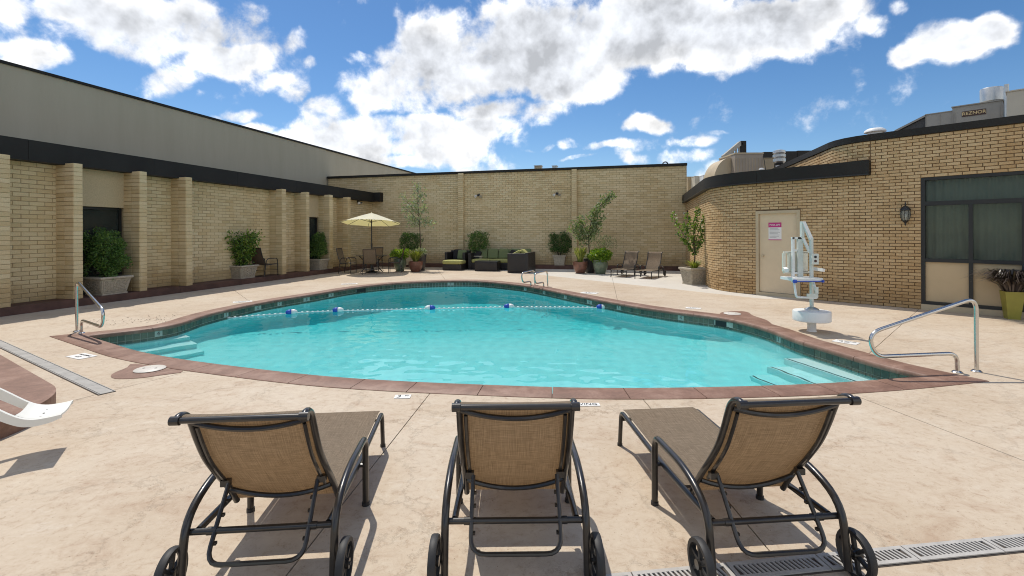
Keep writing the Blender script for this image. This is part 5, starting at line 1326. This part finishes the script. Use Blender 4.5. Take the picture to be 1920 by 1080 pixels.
small_tree(T, 31, [(0, 0, .66), (-.02, .02, 1.4), (-.05, 0, 2.1), (-.12, 0, 2.9), (-.1, 0, 3.55)], [(1.8, (-.55, .1, 2.3), 70), (1.9, (.5, -.05, 2.05), 90), (2, (-.75, -.05, 2.75), 70), (2.3, (-.9, .1, 3.25), 60), (2.2, (.15, .1, 2.7), 70), (2.5, (-.35, 0, 2.9), 80), (3, (.15, 0, 3.3), 50), (3, (-.15, 0, 3.65), 70), (2, (-.4, .1, 2.05), 50)], 'leaf_pale', 0, .17, .055, 0, .024, .10)
tuft(T, 33, .30, .62, .95, 260, 'leaf_pale', .10, .045); 
small = thing('potted_plant', 'pale flowering stem rising behind the yellow-green bowl plant', 'potted plant', V3(G(787, 505.8))) if False else None
# group by the right-hand pier
T = thing('potted_plant', 'yellow-green plant in a copper-brown bowl at the foot of the right-hand pier', 'potted plant', V3(G(1088, 512.5))); round_pot(T, BOWL(.29, .46), 'brownpot'); blades(T, 41, 110, .42, .66, .30, 'leaf_yellow', .05, .1)
T = thing('potted_tree', 'leaning young green tree in a charcoal pot between the brown and green pots', 'potted plant', V3(G(1106, 511))); round_pot(T, [(.18, 0), (.19, .01), (.26, .54), (.27, .56), (.24, .56), (.23, .52)], 'darkpot')
small_tree(T, 43, [(0, 0, .52), (-.03, 0, 1.0), (-.06, 0, 1.5), (.05, 0, 2.0), (.35, 0, 2.6), (.9, 0, 3.1)], [(1.6, (-.75, 0, 1.75), 110), (1.7, (-.6, .05, 2.0), 90), (1.8, (.55, 0, 2.25), 120), (2, (-.35, .05, 2.15), 90), (2, (.3, 0, 2.05), 100), (3, (.35, 0, 2.55), 90), (4, (.9, 0, 3.12), 120), (1.4, (.35, .05, 1.75), 80), (1.2, (-.45, 0, 1.35), 70), (3, (.1, 0, 2.4), 60), (3.5, (.7, 0, 2.95), 80)], 'leaf_olive', 0, .17, .06, 0, .026, .085)
tuft(T, 44, .22, .50, .74, 160, 'leaf_pale', .09, .05)
T = thing('potted_plant', 'bright lime bush in a green glazed jar left of the far loungers', 'potted plant', V3(G(1126, 513.5))); round_pot(T, JAR(.29, .55), 'greenpot'); tuft(T, 46, .47, .46, .98, 1500, 'leaf_lime', .11, .055)
L = Leaves(48); R = random.Random(48)
for _ in range(420): a = R.uniform(0, 2 * PI); p = Vector((R.gauss(.12, .26), R.gauss(.1, .15), R.uniform(.95, 1.45))); L.leaf(p, Vector((R.gauss(0, .5), R.gauss(0, .5), 1)), .10, .018)
L.mb.build('wispy_stem', M['leaf_olive'], T)
# planter with small tree by the curved wall
T = thing('potted_tree', 'small upright tree and dry grass in a lattice planter by the curved wall', 'potted plant', V3(G(1302, 533)), math.radians(12)); lattice_pot(T, .68, .52, M['stonepot'])
small_tree(T, 51, [(0, 0, .48), (.02, 0, .9), (.0, 0, 1.2)], [(1, (-.75, 0, 2.15), 93), (1, (-.55, .1, 1.6), 68), (1, (-.2, .05, 2.2), 74), (2, (.15, .0, 2.35), 93), (2, (.45, 0, 2.25), 80), (1, (.5, .05, 1.75), 68), (2, (-.35, -.05, 1.85), 74), (1.5, (.3, -.1, 1.75), 68), (1, (.25, 0, 1.3), 37), (1, (-.35, 0, 1.35), 43), (2, (.05, .1, 1.9), 55)], 'leaf_mid', 0, .105, .055, 0, .024, .034)
blades(T, 52, 150, .46, .36, .38, 'leaf_yellow', .014, .2)
# lime tapered planter by the window
T = thing('potted_plant', 'dark purple grass in a tall lime tapered planter by the window', 'potted plant', V3(onW(2.57, -.24)), ang(W) + .35); mb = MB(); a, b, h = .085, .132, .50
sq = lambda r, z: [Vector((x * r, y * r, z)) for x, y in ((-1, -1), (1, -1), (1, 1), (-1, 1))]
mb.add([v for r, z in ((a, 0), (b, h), (b - .015, h), (b - .02, h - .04)) for v in sq(r, z)], [(k * 4 + j, k * 4 + (j + 1) % 4, (k + 1) * 4 + (j + 1) % 4, (k + 1) * 4 + j) for k in range(3) for j in range(4)] + [(3, 2, 1, 0)]); mb.build('pot', M['limepot'], T)
mb = MB(); mb.hexa(sq(b - .02, h - .06), sq(b - .02, h - .04)); mb.build('soil', M['soil'], T); blades(T, 61, 620, h - .05, .86, .68, 'leaf_purple', .024, .60)

# ================================================================== SLIDE-LIKE WHITE CHAISE, PLATFORM, DRAINS
pf = bpy.data.objects.new('raised_platform', None); COL.objects.link(pf); tag(pf, 'raised red concrete platform with a rounded corner at the left', kind='structure')
e1 = Vector((-.832, .555)); cpt = Vector((-4.02, 4.36)); pts = fil([V3(cpt + e1 * 8), V3(cpt), V3(cpt + Vector((.02, -5)))], .55, 10); poly = [Vector((p.x, p.y)) for p in pts] + [Vector((-12, -.6)), Vector((-13, 8))]
mb = MB(); mb.prism(ccw(poly), -.02, .15); mb.build('platform_slab', M['red'], pf)
def lounge_frame():
    o0 = Vector((-3.34, 3.60)); dd = Vector((-.85, -.53)).normalized(); T = thing('white_lounge_frame', 'white plastic lounge frame end with curved lip jutting past the raised platform', 'lounge frame', V3(o0), ang(dd))
    def spline(prof):
        out = []
        for i in range(len(prof) - 1):
            a, b, c, d = [Vector(prof[max(0, min(len(prof) - 1, i + q))]) for q in (-1, 0, 1, 2)]
            for k in range(5):
                t = k / 5; out.append(.5 * ((2 * b) + (c - a) * t + (2 * a - 5 * b + 4 * c - d) * t * t + (3 * b - a - 3 * c + d) * t ** 3))
        return out + [Vector(prof[-1])]
    pr2 = spline([(.0, .285, .310), (.07, .262, .302), (.16, .255, .305), (.25, .285, .348), (.42, .41, .49), (.75, .66, .745), (1.25, 1.04, 1.125)])
    for s in (-1, 1):
        mb = MB(); y0, y1 = .165 * s - .013, .165 * s + .013; vs = []
        for x, za, zb in pr2: vs += [(x, y0, za), (x, y1, za), (x, y1, zb), (x, y0, zb)]
        n = len(pr2); mb.add(vs, [(i * 4 + j, (i + 1) * 4 + j, (i + 1) * 4 + (j + 1) % 4, i * 4 + (j + 1) % 4) for i in range(n - 1) for j in range(4)] + [(0, 1, 2, 3), tuple((n - 1) * 4 + j for j in (3, 2, 1, 0))]); mb.build('side_rail', M['resin'], T, smooth=40)
    pf_ = [q for q in pr2 if q.x < .26]; rows = [[(q.x, -.151 + .302 * j / 6, q.z - .012 - .014 * math.sin(PI * j / 6)) for j in range(7)] for q in pf_]
    mb = MB(); mb.grid(rows, .012); fp = mb.build('foot_panel', M['resin'], T, smooth=50)
    for k in range(3): mb = MB(); mb.lathe([(.007, 0), (.007, .003)], (.13, -.08 + .08 * k, .290), 8); mb.build('screw_head', M['alu'], fp)
    for x, zt in ((.95, .80), (1.2, .98)):
        for s in (-1, 1): mb = MB(); mb.hexa([Vector((x + a, .165 * s + b, .149)) for a, b in ((-.025, -.012), (.025, -.012), (.025, .012), (-.025, .012))], [Vector((x + a, .165 * s + b, zt + .03)) for a, b in ((-.025, -.012), (.025, -.012), (.025, .012), (-.025, .012))]); mb.build('leg', M['resin'], T)
    mb = MB(); mb.box((1.2, 0, 1.02), (.05, .30, .03)); mb.build('cross_piece', M['resin'], T)
lounge_frame()
def drain(p, q, w, seg, label, slots, slotw=.014):
    d = (q - p); L_ = d.length; d.normalize(); T = thing('floor_drain', label, 'drain', V3(p), ang(d))
    mb = MB(); mb.box((L_ / 2, 0, .0015), (L_, w + .012, .003)); mb.build('channel', M['sub'], T)
    n = max(1, round(L_ / seg)); sl = L_ / n
    if slots:
        gm_ = MB(); gm_.box((sl / 2, w / 2 - .011, .008), (sl - .006, .022, .006)); gm_.box((sl / 2, -w / 2 + .011, .008), (sl - .006, .022, .006)); gm_.box((.013, 0, .008), (.02, w - .044, .006)); gm_.box((sl - .013, 0, .008), (.02, w - .044, .006))
        k = int((sl - .06) / .0235); sk = math.radians(12)
        for i in range(k): gm_.box((.035 + (sl - .07) * (i + .5) / k, 0, .008), (.0105, (w - .044) / math.cos(sk), .006), rotz(sk))
    else:
        gm_ = MB(); gm_.box((sl / 2, 0, .0075), (sl - .006, w - .03, .006)); 
        gm_.box((sl / 2, w / 2 - .004, .0075), (sl, .008, .007)); gm_.box((sl / 2, -w / 2 + .004, .0075), (sl, .008, .007))
    me = gm_.mesh('grate', M['grate' if slots else 'strip'])
    for i in range(n): o = obj('grate', me, T); o.location = (sl * i, 0, 0)
drain(G(1000, 1111), G(2150, 996), .11, .5, 'slotted pale drain grating crossing the deck beneath the right lounger', True)
drain(G(-160, 571), G(201, 738), .135, .42, 'grey strip drain running past the platform towards the pool', False)

# ================================================================== FLOODLIGHTS ON THE WALLS
def flood(p, n, label):
    T = thing('flood_light', label, 'lamp', p, ang(n) + PI / 2, 'small twin flood lights on the walls')
    mb = MB(); mb.box((0, -.02, 0), (.12, .04, .1)); mb.build('bracket', M['frame'], T)
    for s in (-1, 1):
        mb = MB(); mb.lathe([(.02, 0), (.03, .02), (.06, .09), (.065, .12)], (0, 0, 0), 12); o = mb.build('head', M['white'] if s < 0 else M['alu'], T, smooth=40); o.location = (.08 * s, -.05, -.02); o.rotation_euler = (PI / 2 + .5, 0, .5 * s)
        mb = MB(); mb.lathe([(.01, .118), (.058, .118)], (0, 0, 0), 12); mb.build('lens', M['lampglass'], o)
for x, y, lab in ((898, 366, 'small twin flood light on the back wall above the sofa'), (1045, 363, 'small twin flood light on the back wall left of the right-hand pier')):
    b = on_a(x, A_BACK); p = AB(A_BACK - .008, b); flood(V3(p, CAM_H + ray(x, y)[1] * p.y), -U, lab)
a = on_b(671, B_WALL); p = AB(a, B_WALL + .008); flood(V3(p, CAM_H + ray(671, 377)[1] * p.y - .03), N, 'small twin flood light under the black fascia at the left wing end')
p = AB(20.4, B_R - .016); flood(V3(p, CAM_H + ray(1286, 397)[1] * p.y), -N, 'small twin flood light at the far end of the curved wall')

# ================================================================== ROOF PLANT
def onroof(x, Z): return Vector((ray(x, 300)[0] * Z, Z))
def zat(x, y, Z): return CAM_H + ray(x, y)[1] * Z
# heater unit with hood, on the tall roof
RW = ang(W)
p = onroof(1786, 14.2); Zp = p.y; ru = thing('rooftop_heater', 'grey rooftop heater with name plate on the tall roof', 'roof unit', V3(p, 3.56), RW)
h1 = zat(1786, 202, Zp) - 3.56
mb = MB(); mb.box((.52, .6, h1 / 2), (1.04, 1.2, h1)); mb.build('cabinet', M['unit'], ru)
mb = MB(); mb.box((.52, .6, h1 + .015), (1.08, 1.26, .03)); mb.build('lid', M['unit'], ru)
mb = MB(); mb.box((-.305, .6, h1 * .47), (.605, 1.16, h1 * .94)); mb.build('intake_section', M['unit'], ru)
mb = MB(); mb.box((-.305, .6, h1 * .94 + .012), (.62, 1.2, .024)); mb.build('intake_lid', M['unit'], ru)
mb = MB(); mb.hexa([Vector(v) for v in ((-1.3, .05, h1 * .30), (-.615, .05, .05), (-.615, 1.15, .05), (-1.3, 1.15, h1 * .30))], [Vector(v) for v in ((-1.3, .05, h1 * .70), (-.615, .05, h1 * .90), (-.615, 1.15, h1 * .90), (-1.3, 1.15, h1 * .70))]); hd = mb.build('hood', M['unitdark'], ru)
mb = MB(); mb.hexa([Vector(v) for v in ((-1.36, 0, h1 * .70), (-.615, 0, h1 * .91), (-.615, 1.2, h1 * .91), (-1.36, 1.2, h1 * .70))], [Vector(v) for v in ((-1.36, 0, h1 * .735), (-.615, 0, h1 * .945), (-.615, 1.2, h1 * .945), (-1.36, 1.2, h1 * .735))]); mb.build('hood_top', M['unit'], ru)
mb = MB()
for x, yy in ((-.60, .016), (-.28, .016), (.01, -.004), (.06, -.004), (.98, -.004)): mb = MB(); mb.box((x, yy, h1 * .47), (.018, .012, h1 * .9)); mb.build('panel_seam', M['unit'], ru)
mb = MB(); mb.box((.46, -.008, h1 * .86), (.50, .014, .155)); npl = mb.build('name_plate', M['plate'], ru)
o = obj('lettering', text_mesh('REZNOR', .128, M['platetext'], .001, .0012), npl); o.rotation_euler = (PI / 2, 0, 0); o.location = (.46, -.0165, h1 * .86)
mb = MB(); mb.lathe([(.23, h1 + .03), (.23, h1 + .08), (.25, h1 + .10), (.25, h1 + .46), (.24, h1 + .48), (.22, h1 + .46), (.22, h1 + .2)], (.80, .45, 0), 24); mb.build('flue_drum', M['alu'], ru, smooth=40)
mb = MB(); mb.tube([(1.12, -.05, -.0), (1.12, -.05, h1 + .42)], .055, 10); mb.build('flue_pipe', M['alu'], ru, smooth=40)
mb = MB(); mb.box((1.65, .9, h1 * .52), (.95, .8, h1 * 1.04)); mb.build('rear_cabinet', M['unit'], ru)
p = onroof(1888, 12.2); bu = thing('air_conditioner', 'beige air conditioning box at the right end of the tall roof', 'roof unit', V3(p, 3.56), RW); hb = zat(1889, 172, p.y) - 3.56
mb = MB(); mb.box((.7, .5, hb / 2 + .04), (1.4, 1.0, hb - .08)); mb.build('cabinet', M['beige'], bu)
mb = MB(); mb.box((.7, .5, .02), (1.3, .9, .04)); mb.build('base_rail', M['unitdark'], bu)
mb = MB(); mb.box((.7, .5, hb - .0), (1.44, 1.04, .03)); mb.build('lid', M['beige'], bu)
p = onroof(1641, 13.5); vz = zat(1641, 240, p.y); dv_ = thing('roof_vent', 'low white domed vent peeping over the tall roof edge', 'vent', V3(p, 3.56)); mb = MB(); hh_ = vz - 3.56
mb.lathe([(.18, 0), (.18, hh_ - .12), (.26, hh_ - .12), (.25, hh_ - .07), (.18, hh_ - .02), (.05, hh_)], (0, 0, 0), 20); mb.build('dome', M['white'], dv_, smooth=45)
# tan duct with curved hood on the low roof
Zd = 17.5; p = onroof(1371, Zd); zt = zat(1371, 290, Zd); dt = thing('duct_hood', 'tan duct with quarter-round hood and louvred box on the low roof', 'roof unit', V3(p, 3.04)); H_ = zt - 3.04
pxm = Zd / F_PX; wbx, whd = 52 * pxm, 33 * pxm
mb = MB(); mb.box((wbx / 2, .35, H_ / 2 + .02), (wbx, 1.3, H_ - .04)); mb.build('box', M['ductbox'], dt)
mb = MB(); mb.box((wbx / 2, .35, H_), (wbx + .03, 1.34, .05)); mb.build('box_lid', M['ductan'], dt)
mb = MB()
for k in range(9): mb = MB(); mb.box((.05 + (wbx - .1) * k / 8, -.306, H_ * .48), (.012, .014, H_ * .8)); mb.build('louvre', M['ductan'], dt)
n = 12; prof = [Vector((-.01 - whd * math.sin(PI / 2 * k / n), 0, (H_ - .02) * (1 - .0) * math.cos(PI / 2 * k / n) * .72 + (H_ - .02) * .22)) for k in range(n + 1)]
prof = [Vector((-.01, 0, 0))] + prof[::1] + [Vector((-.01 - whd, 0, 0))]
mb = MB(); f_ = [v.copy() for v in prof]; b_ = [v + Vector((0, 1.0, 0)) for v in prof]; mb.hexa(f_[::-1], b_[::-1]); mb.build('curved_hood', M['ductan'], dt, smooth=30)
mb = MB(); mb.tube([(wbx + .0, -.32, H_ - .1), (wbx + .08, -.33, H_ * .5), (wbx + .2, -.33, .0)], .012, 5); mb.build('cable', M['ink'], dt)
# dark lattice screen and long parapet behind
Zs = 24.0; p = onroof(1400, Zs); sc_ = thing('roof_screen', 'dark sloping framed screen behind the tan duct', 'screen', V3(p, 3.04)); H_ = zat(1395, 264, Zs) - 3.04; q_ = Zs / F_PX
mb = MB(); mb.hexa([Vector(v) for v in ((-11 * q_, 0, 0), (0, 0, 0), (0, .3, 0), (-11 * q_, .3, 0))], [Vector(v) for v in ((-10 * q_, 0, H_), (-.5 * q_, 0, H_), (-.5 * q_, .3, H_), (-10 * q_, .3, H_))]); mb.build('end_panel', M['fascia'], sc_)
zb_ = zat(1360, 292, Zs) - 3.04
bar((-9 * q_, .15, H_ - .08), (-41 * q_, .15, zb_ - .05), .2, .3, M['unit'], 'top_rail', sc_)
for k in range(5): bar((-(12 + 5.5 * k) * q_, .1, H_ - .15 - (H_ - zb_) * (k + .5) / 5.6), (-(20 + 5.5 * k) * q_, .1, 0), .05, .08, M['unit'], 'strut', sc_)
bar((-10 * q_, .2, .1), (-40 * q_, .2, .1), .1, .1, M['fascia'], 'base_rail', sc_)
Zs = 26.0; p = onroof(1400, Zs); pw = thing('roof_parapet', 'long dark metal parapet along the rear of the low roof', 'parapet', V3(p, 3.0)); q_ = Zs / F_PX
za, zc_ = zat(1400, 286, Zs) - 3.0, zat(1520, 280, Zs) - 3.0
for k in range(5):
    x0, x1 = k * 32 * q_, (k + 1) * 32 * q_ - .02; mb = MB(); h0 = za + (zc_ - za) * k / 5; mb.box(((x0 + x1) / 2, .1, h0 / 2), (x1 - x0, .2, h0)); mb.build('panel', M['fascia'], pw)
Zv = 19.0; p = onroof(1461, Zv); tv = thing('turbine_vent', 'ribbed grey cowl vent on the low roof', 'vent', V3(p, 3.04)); H_ = zat(1461, 281, Zv) - 3.04
mb = MB(); mb.lathe([(.13, 0), (.13, H_ * .66)], (0, 0, 0), 16); mb.build('stack', M['white'], tv, smooth=40)
mb = MB(); mb.lathe([(.12, H_ * .66), (.2, H_ * .68), (.12, H_ * .70)], (0, 0, 0), 16); mb.build('flashing', M['rubber'], tv)
mb = MB(); mb.lathe([(.15, H_ * .70), (.23, H_ * .74), (.23, H_ * .80), (.19, H_ * .81), (.23, H_ * .84), (.23, H_ * .89), (.19, H_ * .90), (.23, H_ * .93), (.22, H_ * .98), (.1, H_)], (0, 0, 0), 20); mb.build('cowl', M['alu'], tv, smooth=35)
p = onroof(1510 - 60, 19.6); tb2 = thing('duct_box', 'low tan box between the duct and the cowl vent', 'roof unit', V3(onroof(1423, 19.6), 3.04)); hbx = zat(1440, 297, 19.6) - 3.04
mb = MB(); mb.box((.62 / 1 * .5, .3, hbx / 2), (.62, .6, hbx)); mb.build('box', M['ductan'], tb2); mb = MB(); mb.box((.31, .3, hbx + .012), (.66, .64, .024)); mb.build('lid', M['ductan'], tb2)
p = onroof(1428, 15.5); cp = thing('pipe_cap', 'small white pipe cap on the low roof edge', 'vent', V3(p, 3.04)); hz = zat(1428, 315, 15.5) - 3.04; mb = MB(); mb.lathe([(.06, 0), (.06, hz - .06), (.085, hz - .06), (.08, hz - .02), (.03, hz)], (0, 0, 0), 14); mb.build('cap', M['white'], cp, smooth=45)
for x0, x1, y, Z_, m_, lab in ((1289, 1302, 332, 23.5, 'stucco', 'small brown roof box behind the back wall end'), (1302.5, 1318, 331, 23.0, 'beige', 'small beige roof box behind the curved fascia'), (1318.5, 1337, 329, 22.5, 'white', 'small white roof box beside the tan duct')):
    p = onroof(x0, Z_); t_ = thing('roof_box', lab, 'roof unit', V3(p, 3.04)); w_ = (x1 - x0) * Z_ / F_PX; h_ = zat(x0, y, Z_) - 3.04; mb = MB(); mb.box((w_ / 2, .3, h_ / 2), (w_, .6, h_)); mb.build('cabinet', M[m_], t_); mb = MB(); mb.box((w_ / 2, .3, h_ + .012), (w_ + .02, .62, .024)); mb.build('lid', M[m_], t_)
for x, w_, lab in ((1010, .32, 'small tan flue box on top of the back wall'), (1041, .2, 'tiny grey vent on top of the back wall')):
    b = on_a(x, A_BACK + .6); p = AB(A_BACK + .6, b); t_ = thing('wall_top_vent', lab, 'vent', V3(p, 4.2), aBk); mb = MB(); mb.box((0, 0, .25), (w_, .3, .5 if w_ > .3 else .42)); mb.build('stack', M['ductan' if w_ > .3 else 'alu'], t_)
    mb = MB(); mb.box((0, 0, .515 if w_ > .3 else .475), (w_ + .05, .35, .03)); mb.build('cap', M['alu'], t_)

# ================================================================== DRY LEAVES BLOWN ALONG THE POOL EDGE
R = random.Random(77); mb = MB()
for k in range(90):
    x = R.uniform(165, 330); y = 597 + (330 - x) * .055 + R.gauss(0, 4.0); p = G(x, y)
    if inside(p, OUTER): continue
    mb.rnd(R.random()); q = V3(p, .004 + R.random() * .004); a = R.uniform(0, 6.3); l = R.uniform(.012, .035); d = Vector((math.cos(a), math.sin(a), 0)) * l; e = Vector((-d.y, d.x, 0)) * .3
    mb.add([q, q + d * .5 + e + Vector((0, 0, .006)), q + d, q + d * .5 - e + Vector((0, 0, .004))], [(0, 1, 2, 3)])
tag(mb.build('dry_leaves', M['bark']), 'scatter of dry brown leaves on the deck beside the left rail', kind='stuff')
